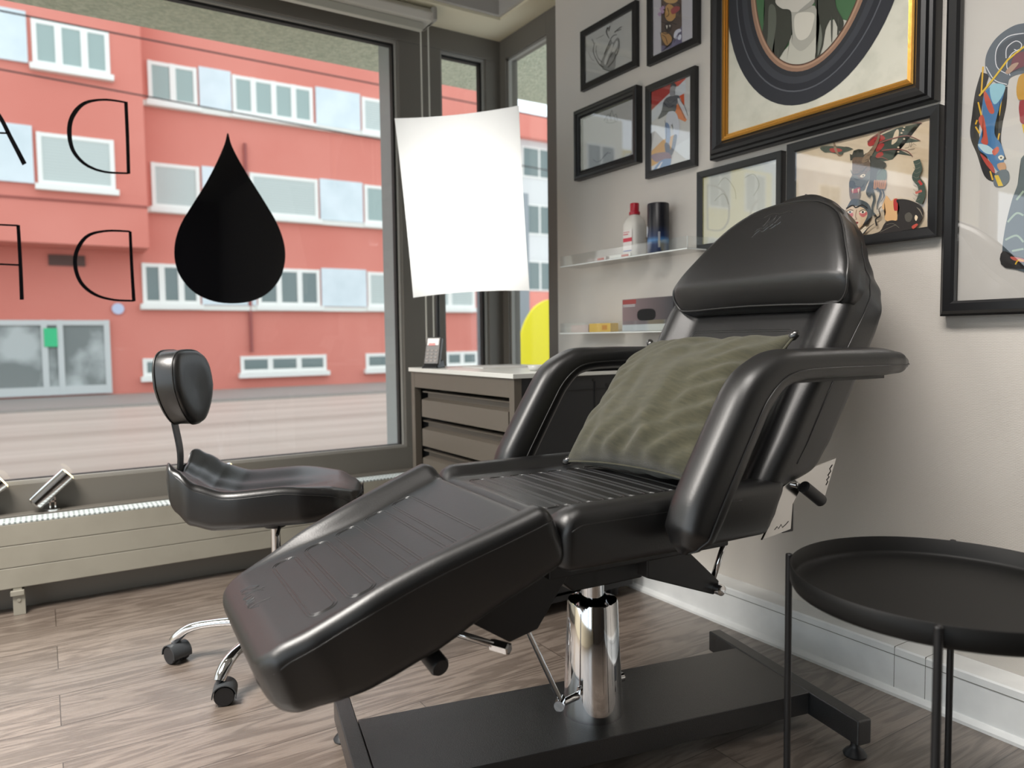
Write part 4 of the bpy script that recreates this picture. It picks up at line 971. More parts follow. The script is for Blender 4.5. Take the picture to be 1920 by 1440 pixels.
# phone in its cradle
p0 = onZ(806, 690, 0.822)
ph = empty('cordless_phone', (p0.x+0.005, 2.66, 0.822), math.radians(-48)); tag(ph, 'black cordless phone standing in its cradle on the cabinet', 'phone')
tl = math.radians(20)
b = BM(); hull8(b, [(-0.035, -0.035, 0), (0.035, -0.035, 0), (0.035, 0.055, 0), (-0.035, 0.055, 0)], [(-0.030, -0.025, 0.012), (0.030, -0.025, 0.012), (0.030, 0.045, 0.034), (-0.030, 0.045, 0.034)]); obj('cradle', b, M['blackplastic'], ph, bevel=0.004)
def hs(x, y, z): return Vector((x, y*math.cos(tl)+z*math.sin(tl)-0.008, -y*math.sin(tl)+z*math.cos(tl)+0.012))
def hbox(b, x0, y0, z0, x1, y1, z1): hull8(b, [hs(x0, y0, z0), hs(x1, y0, z0), hs(x1, y1, z0), hs(x0, y1, z0)], [hs(x0, y0, z1), hs(x1, y0, z1), hs(x1, y1, z1), hs(x0, y1, z1)])
b = BM(); hbox(b, -0.032, -0.010, 0, 0.032, 0.018, 0.116); hd = obj('handset', b, mat('phone_dark_grey', (0.07, 0.065, 0.062), 0.35), ph, bevel=0.005)
b = BM(); hbox(b, -0.024, -0.0112, 0.080, 0.024, -0.0095, 0.108); obj('screen', b, mat('phone_screen', srgb(196, 192, 188), 0.2), hd)
b = BM(); hbox(b, -0.018, -0.0118, 0.078, 0.010, -0.0110, 0.088); obj('screen_icon', b, mat('phone_red', srgb(200, 70, 60), 0.3), hd)
for r_ in range(4):
    for c_ in range(3):
        b = BM(); hbox(b, -0.023+c_*0.0175, -0.0118, 0.010+r_*0.0145, -0.012+c_*0.0175, -0.0098, 0.018+r_*0.0145); obj('key', b, mat('phone_key', srgb(150, 140, 134), 0.4) if r_ == c_ == 0 else D.materials['phone_key'], hd, bevel=0.001)
# paper and small dishes on the cabinet
b = BM(); hull8(b, [(1.42, 2.45, 0.8221), (1.62, 2.42, 0.8221), (1.64, 2.62, 0.8221), (1.44, 2.65, 0.8221)], [(1.42, 2.45, 0.826), (1.62, 2.42, 0.826), (1.64, 2.62, 0.826), (1.44, 2.65, 0.826)])
tag(obj('paper_stack', b, M['paper']), 'thin stack of white paper lying on the cabinet top', 'paper')
q_ = onZ(1040, 696, 0.83)
b = BM(); lathe(b, [(0.020, 0), (0.026, 0.004), (0.030, 0.020), (0.028, 0.020), (0.024, 0.006), (0.001, 0.005)], 24, (1.46, 2.15, 0.822)); tag(obj('small_bowl', b, mat('clear_plastic_cup', srgb(214, 214, 210), 0.2), smooth=True), 'small white bowl on the cabinet behind the far armrest', 'bowl')

# ------------------------------------------------------------------ softbox lamp
fc = [(740, 222), (973, 198), (993, 545), (775, 558)]
pn = Vector((-0.34, -0.92, -0.16)).normalized(); pc = onY(868, 384, 2.52)
def onP(x, y):
    d = ray(x, y); t = (pc-CAM).dot(pn)/d.dot(pn); return CAM+d*t
C4 = [onP(*q) for q in fc]
sb = empty('softbox_lamp', (1.47, 2.93, 0)); tag(sb, 'lit rectangular white softbox lamp glowing in the window corner', 'studio lamp')
def so(n, bm, m, **k):
    o = obj(n, bm, m, sb, **k); o.matrix_parent_inverse = sb.matrix_basis.inverted(); return o
cen = sum(C4, Vector())/4; rear = cen-pn*0.30
def face_pts(inset=0.0, N=20, belly=0.018):
    g = []
    for i in range(N+1):
        row = []
        for j in range(N+1):
            a, c = i/N, j/N
            p = C4[0]*(1-a)*(1-c)+C4[1]*a*(1-c)+C4[2]*a*c+C4[3]*(1-a)*c
            # edges sag inwards between the corner rods
            pin = 0.014; k1 = 4*a*(1-a)*(2*c-1); k2 = 4*c*(1-c)*(2*a-1)
            p = p+(C4[0]-C4[3]).normalized()*(k1*pin*0.7*abs(2*c-1))+(C4[0]-C4[1]).normalized()*(k2*pin*0.25*abs(2*a-1))
            p = p+pn*(belly*16*a*(1-a)*c*(1-c))
            row.append(p)
        g.append(row)
    return g
G = face_pts()
N = 20
def diffuser():
    m = D.materials.new('white_diffuser_cloth'); m.use_nodes = True; nt = m.node_tree; nt.nodes.clear()
    o = nt.nodes.new('ShaderNodeOutputMaterial'); mx = nt.nodes.new('ShaderNodeMixShader'); mx.inputs[0].default_value = 0.55
    d = nt.nodes.new('ShaderNodeBsdfDiffuse'); d.inputs[0].default_value = (0.88, 0.88, 0.88, 1)
    t = nt.nodes.new('ShaderNodeBsdfTranslucent'); t.inputs[0].default_value = (0.95, 0.95, 0.93, 1)
    nt.links.new(d.outputs[0], mx.inputs[1]); nt.links.new(t.outputs[0], mx.inputs[2]); nt.links.new(mx.outputs[0], o.inputs[0]); return m
b = BM(); V = [[b.verts.new(p) for p in r] for r in G]
for i in range(N):
    for j in range(N): b.faces.new((V[i][j], V[i+1][j], V[i+1][j+1], V[i][j+1]))
so('diffuser', b, diffuser(), smooth=True)
b = BM(); rim = [G[i][0] for i in range(N)]+[G[N][j] for j in range(N)]+[G[i][N] for i in range(N, 0, -1)]+[G[0][j] for j in range(N, 0, -1)]
rs = []
for k in range(9):
    f = k/8; s_ = 1-0.80*f**1.3
    rs.append([rear*f+cen*(1-f)+(p-cen)*s_*1.002-pn*0.002 for p in rim])
rings(b, rs, cap=False)
hs_m = D.materials.new('black_shell_silver_inside'); hs_m.use_nodes = True; nt = hs_m.node_tree; pb = nt.nodes['Principled BSDF']; pb.inputs['Roughness'].default_value = 0.6
ge = nt.nodes.new('ShaderNodeNewGeometry'); mc = nt.nodes.new('ShaderNodeMix'); mc.data_type = 'RGBA'
mc.inputs['A'].default_value = (0.02, 0.02, 0.022, 1); mc.inputs['B'].default_value = (0.8, 0.8, 0.8, 1); nt.links.new(ge.outputs['Backfacing'], mc.inputs['Factor']); nt.links.new(mc.outputs['Result'], pb.inputs['Base Color'])
shell_ = so('shell', b, hs_m, smooth=True)
b = BM(); lathe(b, [(0.05, 0), (0.055, 0.01), (0.055, 0.05), (0.03, 0.07)], 24, rear+pn*0.01, -pn); so('lamp_socket', b, M['blackplastic'], smooth=True, sharp=40)
px0 = onY(821, 600, 2.93).x
top = Vector((px0, 2.93, rear.z-0.02))
b = BM(); tube(b, [(px0, 2.93, 0.55), top], 0.009, 10); tube(b, [top, rear-pn*0.04], 0.010, 10); tube(b, [(px0, 2.93, 0.12), (px0, 2.93, 0.62)], 0.012, 10); so('stand_pole', b, M['blackmetal'], smooth=True)
for a in (-0.15, 2.8, -1.75):
    r_ = 0.10 if a != -1.75 else 0.10
    b = BM(); tube(b, [(px0, 2.93, 0.28), (px0+r_*math.cos(a)*(1.9 if a > -1 else 1), 2.93+0.09*math.sin(a), 0.008)], 0.008, 8); so('stand_leg', b, M['blackmetal'])
l = D.lights.new('softbox_bulb', 'POINT'); l.energy = 2.8; l.color = (1, 0.985, 0.95); l.shadow_soft_size = 0.045
o = D.objects.new('softbox_bulb', l); COL.objects.link(o); o.location = cen-pn*0.16+Vector((0.03, 0, -0.05))

# ------------------------------------------------------------------ tray table
TX, TY, TR = 1.262, 0.642, 0.247
tt = empty('tray_table', (TX, TY, 0)); tag(tt, 'round black metal tray table in the right foreground', 'side table')
b = BM(); lathe(b, [(0.001, 0.494), (TR-0.012, 0.494), (TR-0.004, 0.496), (TR-0.001, 0.502), (TR, 0.530), (TR-0.0015, 0.531), (TR-0.003, 0.530), (TR-0.005, 0.504), (TR-0.010, 0.4985), (TR-0.03, 0.4975), (0.001, 0.4975)], 128, cap=False); obj('tray', b, M['trayblack'], tt, smooth=True, sharp=60)
for a in (25, 115, 205, 295):
    a = math.radians(a); r_ = TR+0.0062; b = BM(); tube(b, [(r_*math.cos(a), r_*math.sin(a), 0.0), (r_*math.cos(a), r_*math.sin(a), 0.5285)], 0.0062, 16); lathe(b, [(0.0062, 0), (0.005, 0.002), (0.0005, 0.003)], 16, (r_*math.cos(a), r_*math.sin(a), 0.5285)); obj('leg', b, M['blackmetal'], tt, smooth=True, sharp=50)
b = BM(); a = math.radians(137); lathe(b, [(0.004, 0), (0.003, 0.002)], 10, ((TR-0.004)*math.cos(a), (TR-0.004)*math.sin(a), 0.519), (-math.cos(a), -math.sin(a), 0)); obj('rivet', b, M['chrome'], tt)

# ------------------------------------------------------------------ pictures on the right wall
CM = {}
def cmat(c):
    k = tuple(c)
    if k not in CM: CM[k] = mat('ink_%02x%02x%02x' % k, srgb(*k), 0.85)
    return CM[k]
class Art:
    def __init__(s, X, ox=0, oy=0, sc=1): s.X, s.o, s.sc, s.bm, s.n, s.ms = X, (ox, oy), sc, BM(), 0, []
    def P(s, x, y, k): p = onX(s.o[0]+x/s.sc, s.o[1]+y/s.sc, s.X); return Vector((s.X-0.00006*k, p.y, p.z))
    def mi(s, c):
        m_ = cmat(c)
        if m_ not in s.ms: s.ms.append(m_)
        return s.ms.index(m_)
    def poly(s, c, pts, smooth=False, clip=None):
        s.n += 1
        if smooth: pts = [(p.x, p.y) for p in cr([(x, y, 0) for x, y in pts], 4, True)]
        q = [s.P(x, y, s.n) for x, y in pts]
        v = [s.bm.verts.new(p) for p in q]; f = s.bm.faces.new(v); f.material_index = s.mi(c)
        r = bmesh.ops.triangulate(s.bm, faces=[f])
    def line(s, c, pts, w_, smooth=True):
        s.n += 1
        P = cr([(x, y, 0) for x, y in pts], 5) if smooth and len(pts) > 2 else [Vector((x, y, 0)) for x, y in pts]
        n = len(P); ls = []
        for i, p in enumerate(P):
            t = P[min(i+1, n-1)]-P[max(i-1, 0)]; nn = Vector((-t.y, t.x, 0)).normalized()
            f = i/(n-1); ww = (w_ if not isinstance(w_, tuple) else w_[0]+(w_[1]-w_[0])*f)/2
            ls.append((s.bm.verts.new(s.P(p.x+nn.x*ww, p.y+nn.y*ww, s.n)), s.bm.verts.new(s.P(p.x-nn.x*ww, p.y-nn.y*ww, s.n))))
        for a, c_ in zip(ls, ls[1:]): s.bm.faces.new((a[0], c_[0], c_[1], a[1])).material_index = s.mi(c)
    def done(s, parent, name='artwork'): return obj(name, s.bm, s.ms, parent)
def picture(y0, y1, z0, z1, fw, depth, label, paper, X0=XW-0.001, prof=None, fm=None, glass=True, name='framed_picture', cat='picture', group='framed pictures on the right wall', recess=None):
    """frame on the wall x=XW, y0<y1; fw: frame width; the front lies at X0-depth. returns (object, x of the paper)"""
    rec = recess if recess is not None else depth*0.45
    pr = prof or [(0, 0), (0, depth), (0.15*fw, depth), (0.85*fw, depth*0.92), (fw, depth*0.80), (fw, depth-rec-0.002), (fw*0.6, depth-rec-0.003), (fw*0.6, 0)]
    bm = BM(); crn = [(y0, z0, 1, 1), (y1, z0, -1, 1), (y1, z1, -1, -1), (y0, z1, 1, -1)]
    rs = [[Vector((X0-d, y+sy*a, z+sz*a)) for a, d in pr] for y, z, sy, sz in crn]; rs.append(rs[0])
    rings(bm, rs, cap=False)
    o = obj(name, bm, fm or M['pframe']); tag(o, label, cat, group)
    Xp = X0-(depth-rec)
    b = BM(); box(b, Xp, y0+fw*0.7, z0+fw*0.7, Xp+0.002, y1-fw*0.7, z1-fw*0.7); obj('print_paper' if glass else 'canvas', b, paper, o)
    if glass:
        b = BM(); gx = Xp-rec*0.5; v = [b.verts.new((gx, *q)) for q in ((y0+fw*0.95, z0+fw*0.95), (y1-fw*0.95, z0+fw*0.95), (y1-fw*0.95, z1-fw*0.95), (y0+fw*0.95, z1-fw*0.95))]; b.faces.new(v)
        obj('glass_pane', b, M['pglass'], o)
    return o, Xp
def span(ptsL, ptsR, ptsB, ptsT, X):
    f = lambda l, i: sum(onX(x, y, X)[i] for x, y in l)/len(l)
    return f(ptsR, 1), f(ptsL, 1), f(ptsB, 2), f(ptsT, 2)

# charcoal hands, top left
X = XW-0.020
y0, y1, z0, z1 = span([(1087, 60), (1088, 172)], [(1190, 0), (1193, 122)], [(1088, 172), (1193, 122)], [(1087, 60), (1190, 0)], X)
o, xp = picture(y0, y1, z0, z1, 0.026, 0.018, 'small black framed charcoal sketch of crossed hands, top left of the wall', mat('grey_sketch_paper', srgb(196, 196, 192), 0.8))
a = Art(xp-0.0005, 1060, 0, 4.114)
for pts in ([(270, 490), (300, 420), (340, 340), (352, 300), (366, 330), (400, 290), (418, 310), (412, 370), (385, 420), (388, 500), (370, 540), (320, 545), (285, 525)],): a.poly((142, 142, 140), pts, True)
a.poly((196, 196, 192), [(300, 470), (330, 395), (362, 335), (366, 370), (335, 430), (310, 500)], True)
a.poly((200, 200, 196), [(360, 390), (392, 318), (406, 325), (398, 365), (370, 410)], True)
for pts, w_ in (([(225, 330), (215, 390), (230, 440), (262, 495), (295, 520)], (3, 9)), ([(240, 350), (238, 400), (255, 450), (285, 480)], (2, 5)), ([(330, 210), (318, 250), (340, 300)], (14, 4)), ([(345, 200), (335, 240)], 8), ([(380, 250), (420, 215), (440, 205)], (8, 3)), ([(400, 240), (432, 225)], 5), ([(350, 300), (372, 275), (398, 268)], 5), ([(300, 420), (330, 350), (350, 305)], 5), ([(320, 500), (345, 440), (372, 400)], 6), ([(330, 520), (372, 470), (392, 420)], 8), ([(205, 300), (225, 340)], 3), ([(290, 530), (340, 548), (375, 540)], 6), ([(412, 300), (418, 350), (405, 400), (388, 440)], 5), ([(350, 180), (380, 150), (410, 140)], 2), ([(180, 400), (200, 450), (225, 470)], 2), ([(240, 300), (300, 270)], 2)): a.line((66, 66, 66), pts, w_)
a.done(o, 'charcoal_drawing')

# horned mask print, top
y0, y1, z0, z1 = span([(1212, 124), (1212, 60)], [(1307, 80), (1307, 40)], [(1212, 124), (1307, 80)], [(1212, 124)], X)
z1 = z0+0.44
o, xp = picture(y0, y1, z0, z1, 0.026, 0.018, 'black framed colour print of a snarling mask, cut off by the top edge', mat('cool_white_paper', srgb(204, 202, 208), 0.8))
a = Art(xp-0.0005, 1060, 0, 4.114)
a.poly((84, 66, 58), [(738, -160), (740, 400), (900, 330), (894, -200)])
a.poly((206, 160, 96), [(770, 60), (800, 30), (840, 60), (850, 130), (815, 165), (775, 150), (762, 110)], True)
a.poly((196, 150, 92), [(745, 250), (800, 262), (822, 300), (800, 350), (765, 340), (742, 300)], True)
a.poly((208, 170, 110), [(745, -120), (800, -150), (870, -120), (885, -40), (850, 20), (780, 20), (745, -30)], True)
a.poly((168, 72, 78), [(815, 75), (850, 48), (890, 60), (860, 95), (825, 110)], True)
a.poly((40, 30, 30), [(768, 190), (800, 178), (822, 195), (815, 235), (790, 250), (770, 225)], True)
a.poly((112, 108, 140), [(742, 350), (800, 360), (840, 300), (870, 240), (898, 200), (900, 330), (742, 398)])
a.poly((222, 224, 236), [(836, 285), (848, 240), (882, 222), (895, 240), (868, 258), (858, 300)], True)
a.poly((222, 224, 236), [(866, 300), (880, 268), (896, 272), (888, 306)], True)
a.poly((238, 232, 220), [(776, 196), (784, 226), (792, 196)]); a.poly((238, 232, 220), [(800, 192), (808, 214), (814, 194)])
for c in ((728, 110), (742, 70), (752, 90), (760, 55)): a.poly((186, 152, 188), [(c[0]-14, c[1]), (c[0], c[1]-16), (c[0]+14, c[1]), (c[0], c[1]+16)], True)
for pts, w_ in (([(745, 30), (770, 60), (765, 120), (785, 160), (820, 170), (850, 140)], 6), ([(740, 165), (775, 180), (810, 172), (860, 190)], 6), ([(742, 240), (770, 262), (805, 258), (828, 290), (815, 345), (775, 360)], 5), ([(862, 20), (890, 40), (880, 120)], 6), ([(750, 270), (775, 290), (790, 340)], 4), ([(840, 330), (860, 280), (890, 260)], 3), ([(735, 250), (745, 300), (770, 345)], 4), ([(790, 60), (800, 110), (780, 130)], 4)): a.line((38, 30, 30), pts, w_)
a.done(o)

# stepped black frame, left
X = XW-0.030
y0, y1, z0, z1 = span([(1075, 210), (1077, 340)], [(1192, 160), (1195, 303)], [(1077, 340), (1196, 302)], [(1075, 210), (1193, 159)], X)
pr = [(0, 0), (0, 0.030), (0.006, 0.033), (0.014, 0.032), (0.018, 0.026), (0.026, 0.024), (0.030, 0.018), (0.036, 0.016), (0.038, 0.012), (0.038, 0.006), (0.03, 0.005), (0.03, 0)]
o, xp = picture(y0, y1, z0, z1, 0.038, 0.032, 'faint pencil crown sketch in a thick stepped black frame, lower left of the group', mat('silver_paper', srgb(176, 176, 178), 0.8), prof=pr, recess=0.022)
a = Art(xp-0.0005, 1060, 0, 4.114)
for pts, w_ in (([(300, 930), (330, 880), (345, 900), (358, 850), (372, 895), (392, 880), (400, 925)], 4), ([(310, 940), (350, 950), (400, 935)], 3), ([(345, 870), (352, 930)], 3), ([(320, 910), (326, 935)], 3), ([(380, 900), (384, 935)], 3), ([(215, 1230), (250, 1250), (300, 1210), (330, 1170)], 3), ([(270, 1245), (310, 1190), (350, 1180)], 3)): a.line((110, 110, 112), pts, w_)
a.done(o, 'pencil_drawing')

# figure on red, white and yellow
X = XW-0.020
y0, y1, z0, z1 = span([(1208, 163), (1210, 337)], [(1302, 122), (1303, 308)], [(1210, 337), (1303, 308)], [(1208, 163), (1302, 122)], X)
o, xp = picture(y0, y1, z0, z1, 0.026, 0.018, 'black framed poster of a walking figure on red, orange and yellow diagonals', mat('pale_poster_paper', srgb(206, 206, 204), 0.8))
a = Art(xp-0.0005, 1060, 0, 4.114)
a.poly((176, 62, 58), [(648, 712), (925, 590), (928, 600), (652, 862)]); a.poly((200, 62, 44), [(840, 640), (928, 590), (928, 625), (868, 668)])
a.poly((206, 212, 218), [(652, 870), (928, 610), (930, 700), (650, 960)])
a.poly((214, 92, 52), [(880, 740), (916, 722), (918, 812), (905, 800)]); a.poly((222, 130, 78), [(838, 830), (870, 800), (940, 920), (925, 940), (840, 900)])
a.poly((206, 150, 28), [(655, 1175), (752, 1080), (840, 1040), (845, 1120), (800, 1210), (655, 1290)])
a.poly((96, 142, 190), [(665, 1330), (720, 1250), (820, 1190), (812, 1285), (720, 1322)])
a.poly((222, 224, 226), [(690, 1325), (740, 1250), (752, 1248), (712, 1322)]); a.poly((214, 216, 214), [(812, 1285), (850, 1130), (962, 1060), (962, 1230)])
a.poly((98, 102, 108), [(745, 850), (760, 780), (800, 745), (868, 735), (884, 760), (860, 800), (850, 860), (800, 872), (740, 910), (715, 915)], True)
a.poly((206, 208, 212), [(868, 780), (884, 765), (945, 880), (938, 920), (925, 900)], True); a.poly((150, 152, 156), [(812, 740), (806, 700), (815, 670), (830, 645), (850, 650), (853, 680), (842, 705), (846, 735)], True)
a.poly((52, 60, 70), [(812, 660), (830, 638), (852, 648), (856, 668), (830, 662), (814, 672)], True)
a.poly((202, 206, 216), [(790, 870), (850, 865), (882, 960), (870, 1060), (840, 1040), (826, 960), (800, 1000), (776, 960)], True)
a.poly((104, 130, 170), [(772, 950), (800, 960), (812, 1040), (800, 1110), (778, 1100), (772, 1020)], True); a.poly((52, 78, 110), [(768, 1110), (800, 1105), (812, 1170), (800, 1215), (778, 1190)], True)
a.poly((70, 84, 104), [(836, 1050), (862, 1045), (846, 1140), (820, 1200), (800, 1190), (822, 1130)], True); a.poly((126, 96, 112), [(664, 1200), (740, 1175), (800, 1180), (820, 1220), (770, 1225), (700, 1250)], True)
for pts, w_ in (([(760, 790), (800, 830), (840, 810)], 4), ([(780, 770), (812, 800), (850, 770)], 3), ([(745, 860), (790, 860), (848, 850)], 4), ([(770, 930), (782, 1000), (776, 1090)], 3), ([(884, 765), (925, 830), (944, 890)], 3), ([(868, 790), (905, 870), (925, 915)], 3)): a.line((46, 50, 58), pts, w_)
a.done(o)

# large portrait in an oval mount, gold lined
X = XW-0.045
yR = (onX(1750, 0, X).y+onX(1745, 185, X).y)/2; yL = (onX(1327, 0, X).y+onX(1326, 300, X).y)/2; zB = (onX(1327, 300, X).z+onX(1745, 185, X).z)/2
HP = 0.98
pr = [(0, 0), (0, 0.030), (0.004, 0.036), (0.012, 0.038), (0.016, 0.046), (0.026, 0.050), (0.038, 0.045), (0.048, 0.034), (0.052, 0.032), (0.053, 0.026), (0.053, 0.005), (0.04, 0.004), (0.04, 0)]
o, xp = picture(yR, yL, zB, zB+HP, 0.053, 0.050, 'large painted portrait of a dark haired woman in an oval, black and gold frame', M['canvas'], prof=pr, glass=False, recess=0.026)
X0_ = XW-0.001
bm = BM(); prg = [(0.051, 0.026), (0.051, 0.034), (0.055, 0.037), (0.059, 0.032), (0.063, 0.034), (0.066, 0.029), (0.069, 0.030), (0.071, 0.0255), (0.071, 0.0225), (0.051, 0.0225)]
crn = [(yR, zB, 1, 1), (yL, zB, -1, 1), (yL, zB+HP, -1, -1), (yR, zB+HP, 1, -1)]
rs = [[Vector((X0_-d, y+sy*q_, z+sz*q_)) for q_, d in prg] for y, z, sy, sz in crn]; rs.append(rs[0]); rings(bm, rs, cap=False); obj('gold_slip', bm, M['gold'], o)
yc = (yR+yL)/2; zc = onX(1500, 146, X).z+0.335
def ell(a_, b_, x_, n=72): return [Vector((x_, yc+a_*math.cos(2*PI*i/n), zc+b_*math.sin(2*PI*i/n))) for i in range(n)]
AX = xp-0.0006
oo = BM()
for a_, b_, col, k in ((0.300, 0.405, (44, 46, 52), 1), (0.262, 0.368, (66, 68, 74), 2), (0.258, 0.364, (40, 42, 48), 3), (0.240, 0.345, (58, 60, 66), 4), (0.220, 0.326, (46, 48, 52), 5), (0.206, 0.312, (148, 116, 96), 6), (0.196, 0.302, (170, 136, 114), 7), (0.190, 0.296, (98, 72, 60), 8), (0.186, 0.292, (70, 106, 72), 9)):
    v = [oo.verts.new(p) for p in ell(a_, b_, AX-0.0003*k)]; f = oo.faces.new(v); f.material_index = k-1
obj('oval_mount', oo, [cmat(c) for c in ((44, 46, 52), (88, 90, 96), (40, 42, 48), (58, 60, 66), (46, 48, 52), (148, 116, 96), (174, 140, 116), (98, 72, 60), (70, 106, 72))], o)
def inell(pts):      # keep the figure inside the oval
    r_ = []
    for p in pts:
        dy, dz = (p.y-yc)/0.186, (p.z-zc)/0.292; q_ = math.hypot(dy, dz)
        if q_ > 1: p = Vector((p.x, yc+(p.y-yc)/q_, zc+(p.z-zc)/q_))
        r_.append(p)
    return r_
pb_ = BM(); pms = []
def pp(col, pts, k):
    cm_ = cmat(col)
    if cm_ not in pms: pms.append(cm_)
    P = cr([(x, y, 0) for x, y in pts], 6, True)
    q_ = []
    for p in P:
        w_ = onX(1320+p.x/4.364, p.y/4.364, AX); q_.append(Vector((AX-0.0003*k, w_.y, w_.z)))
    q_ = inell(q_); v = [pb_.verts.new(p) for p in q_]; f = pb_.faces.new(v); f.material_index = pms.index(cm_); bmesh.ops.triangulate(pb_, faces=[f])
pp((186, 184, 172), [(590, 640), (600, 520), (650, 430), (700, 370), (730, 280), (960, 150), (1020, 170), (1100, 160), (1190, 200), (1080, 420), (900, 600), (740, 640)], 11)
pp((168, 166, 156), [(718, 60), (700, 180), (730, 270), (720, 350), (800, 420), (900, 330), (960, 200), (940, 60)], 12)
pp((206, 202, 190), [(760, 120), (750, 260), (790, 330), (860, 300), (900, 200), (900, 110)], 13)
pp((196, 192, 182), [(585, -60), (590, 20), (640, 70), (740, 102), (830, 80), (900, 30), (930, -60), (900, -300), (750, -400), (610, -300)], 14)
pp((156, 154, 146), [(780, 98), (850, 76), (905, 30), (925, -40), (880, 10), (820, 60)], 15)
pp((60, 62, 54), [(500, -100), (505, 100), (480, 300), (440, 480), (500, 560), (560, 600), (600, 520), (670, 400), (720, 300), (722, 200), (715, 90), (640, 72), (592, 20), (585, -100), (600, -320), (540, -300)], 16)
pp((92, 96, 86), [(540, 60), (530, 300), (500, 500), (540, 560), (570, 400), (600, 200), (590, 60)], 17)
pp((60, 62, 54), [(920, -100), (915, 40), (950, 140), (945, 300), (915, 480), (935, 500), (980, 380), (1000, 250), (1060, 150), (1120, 260), (1150, 180), (1090, 60), (1070, -100), (980, -260)], 16)
pp((112, 116, 106), [(960, 200), (975, 330), (940, 460), (950, 300)], 17)
pp((40, 34, 34), [(638, -30), (645, -6), (655, -6), (652, -30)], 18); pp((132, 40, 40), [(700, -60), (760, -40), (820, -64), (780, -84), (740, -84)], 18)
for x_ in (617, 1055, 1110): pp((70, 72, 64), [(x_-7, 420 if x_ < 700 else 160), (x_-4, 580 if x_ < 700 else 330), (x_+2, 585 if x_ < 700 else 330), (x_+6, 420 if x_ < 700 else 160)], 19)
obj('portrait_painting', pb_, pms, o)

# blank looking frame behind the chair
X = XW-0.025
y0, y1, z0, z1 = span([(1307, 322), (1305, 472)], [(1464, 283), (1464, 420)], [(1305, 472)], [(1307, 322), (1464, 283)], X)
o, xp = picture(y0, y1, z0, z1, 0.022, 0.024, 'black framed picture full of window reflection, left of the chair head', mat('soft_white_paper', srgb(206, 206, 198), 0.8))
a = Art(xp-0.0005, 1280, 0, 3.0)
for pts in ([(200, 1040), (240, 1000), (290, 1060), (300, 1120)], [(180, 1130), (230, 1090), (260, 1150)], [(350, 1000), (400, 980), (430, 1040), (400, 1100)]): a.line((176, 176, 160), pts, 4)
a.done(o, 'faint_drawing')

# flash sheet
X = XW-0.027
y0, y1, z0, z1 = span([(1475, 272)], [(1757, 195), (1760, 440)], [(1602, 462), (1760, 440)], [(1475, 272), (1757, 195)], X)
o, xp = picture(y0, y1, z0, z1, 0.026, 0.026, 'tattoo flash of a winged horned demon above a rouged woman, black frame', M['paper2'])
a = Art(xp-0.0005, 1460, 180, 4.966)
INK = (44, 40, 38); DG = (62, 74, 64); RD = (176, 52, 50); TN = (206, 172, 132); BR = (112, 84, 66); CR_ = (226, 206, 176)
a.poly(DG, [(880, 460), (960, 360), (1100, 300), (1330, 250), (1250, 290), (1180, 380), (1320, 420), (1180, 440), (1100, 490), (1250, 560), (1110, 540), (1060, 590), (930, 620), (870, 560)])
a.poly(RD, [(900, 370), (965, 365), (990, 400), (930, 430), (850, 470), (830, 430)], True)
a.poly(RD, [(915, 540), (960, 520), (975, 550), (930, 570), (895, 600)], True); a.poly(RD, [(900, 480), (940, 440), (985, 450), (950, 500), (915, 520)], True)
a.poly(CR_, [(1080, 340), (1110, 310), (1120, 345), (1100, 420), (1050, 450)], True)
for c in ((1170, 290), (1160, 318), (1145, 345), (1170, 400), (1115, 478), (1115, 520)): a.poly(CR_, [(c[0]-11, c[1]), (c[0], c[1]-8), (c[0]+11, c[1]), (c[0], c[1]+8)], True)
for pts, w_ in (([(830, 430), (900, 370), (1060, 290), (1200, 250), (1335, 252)], (16, 5)), ([(940, 440), (1050, 400), (1200, 370), (1320, 415)], (14, 4)), ([(960, 510), (1080, 495), (1190, 510), (1250, 562)], (12, 4)), ([(900, 585), (960, 570), (1020, 595)], (14, 5))): a.line((150, 92, 84), pts, w_); a.line(INK, [(x, y+7) for x, y in pts], 3)
a.poly(DG, [(390, 480), (520, 470), (690, 490), (600, 530), (590, 550), (480, 525), (430, 525)], True); a.poly(RD, [(480, 490), (570, 490), (590, 515), (500, 525)], True)
a.poly((150, 122, 98), [(512, 425), (525, 430), (560, 540), (600, 545), (560, 560), (520, 500)], True); a.line(INK, [(620, 478), (660, 482), (696, 498)], (12, 3)); a.line(INK, [(395, 470), (560, 468), (690, 495)], 4)
a.poly(INK, [(665, 540), (690, 550), (700, 510), (720, 540), (745, 495), (758, 540), (790, 500), (795, 550), (820, 530), (815, 590), (670, 600)])
a.poly(BR, [(690, 590), (740, 570), (820, 580), (860, 640), (850, 720), (820, 790), (770, 850), (760, 950), (700, 990), (665, 940), (660, 800), (690, 720)], True)
a.poly((90, 88, 78), [(670, 770), (720, 740), (780, 780), (840, 700), (862, 740), (820, 820), (790, 880), (700, 860)], True)
for r_ in range(5):
    for c_ in range(4): x_ = 705+c_*32+(r_ % 2)*16; y_ = 605+r_*28; a.line(INK, [(x_-15, y_), (x_-8, y_+16), (x_+8, y_+16), (x_+15, y_)], 3, False)
a.poly((138, 112, 88), [(780, 620), (800, 560), (860, 500), (920, 400), (940, 310), (950, 330), (935, 430), (880, 540), (830, 610)], True)
for t_ in range(6): a.line(INK, [(812+t_*20, 600-t_*44), (838+t_*18, 590-t_*44)], 4)
a.poly(CR_, [(765, 745), (790, 728), (815, 735), (800, 755), (775, 760)], True); a.poly(INK, [(788, 738), (800, 738), (800, 750), (788, 750)])
a.poly(RD, [(685, 880), (720, 865), (765, 850), (760, 890), (720, 905), (690, 900)], True)
for x_ in (697, 750): a.poly(CR_, [(x_-8, 868), (x_+8, 862), (x_, 915)])
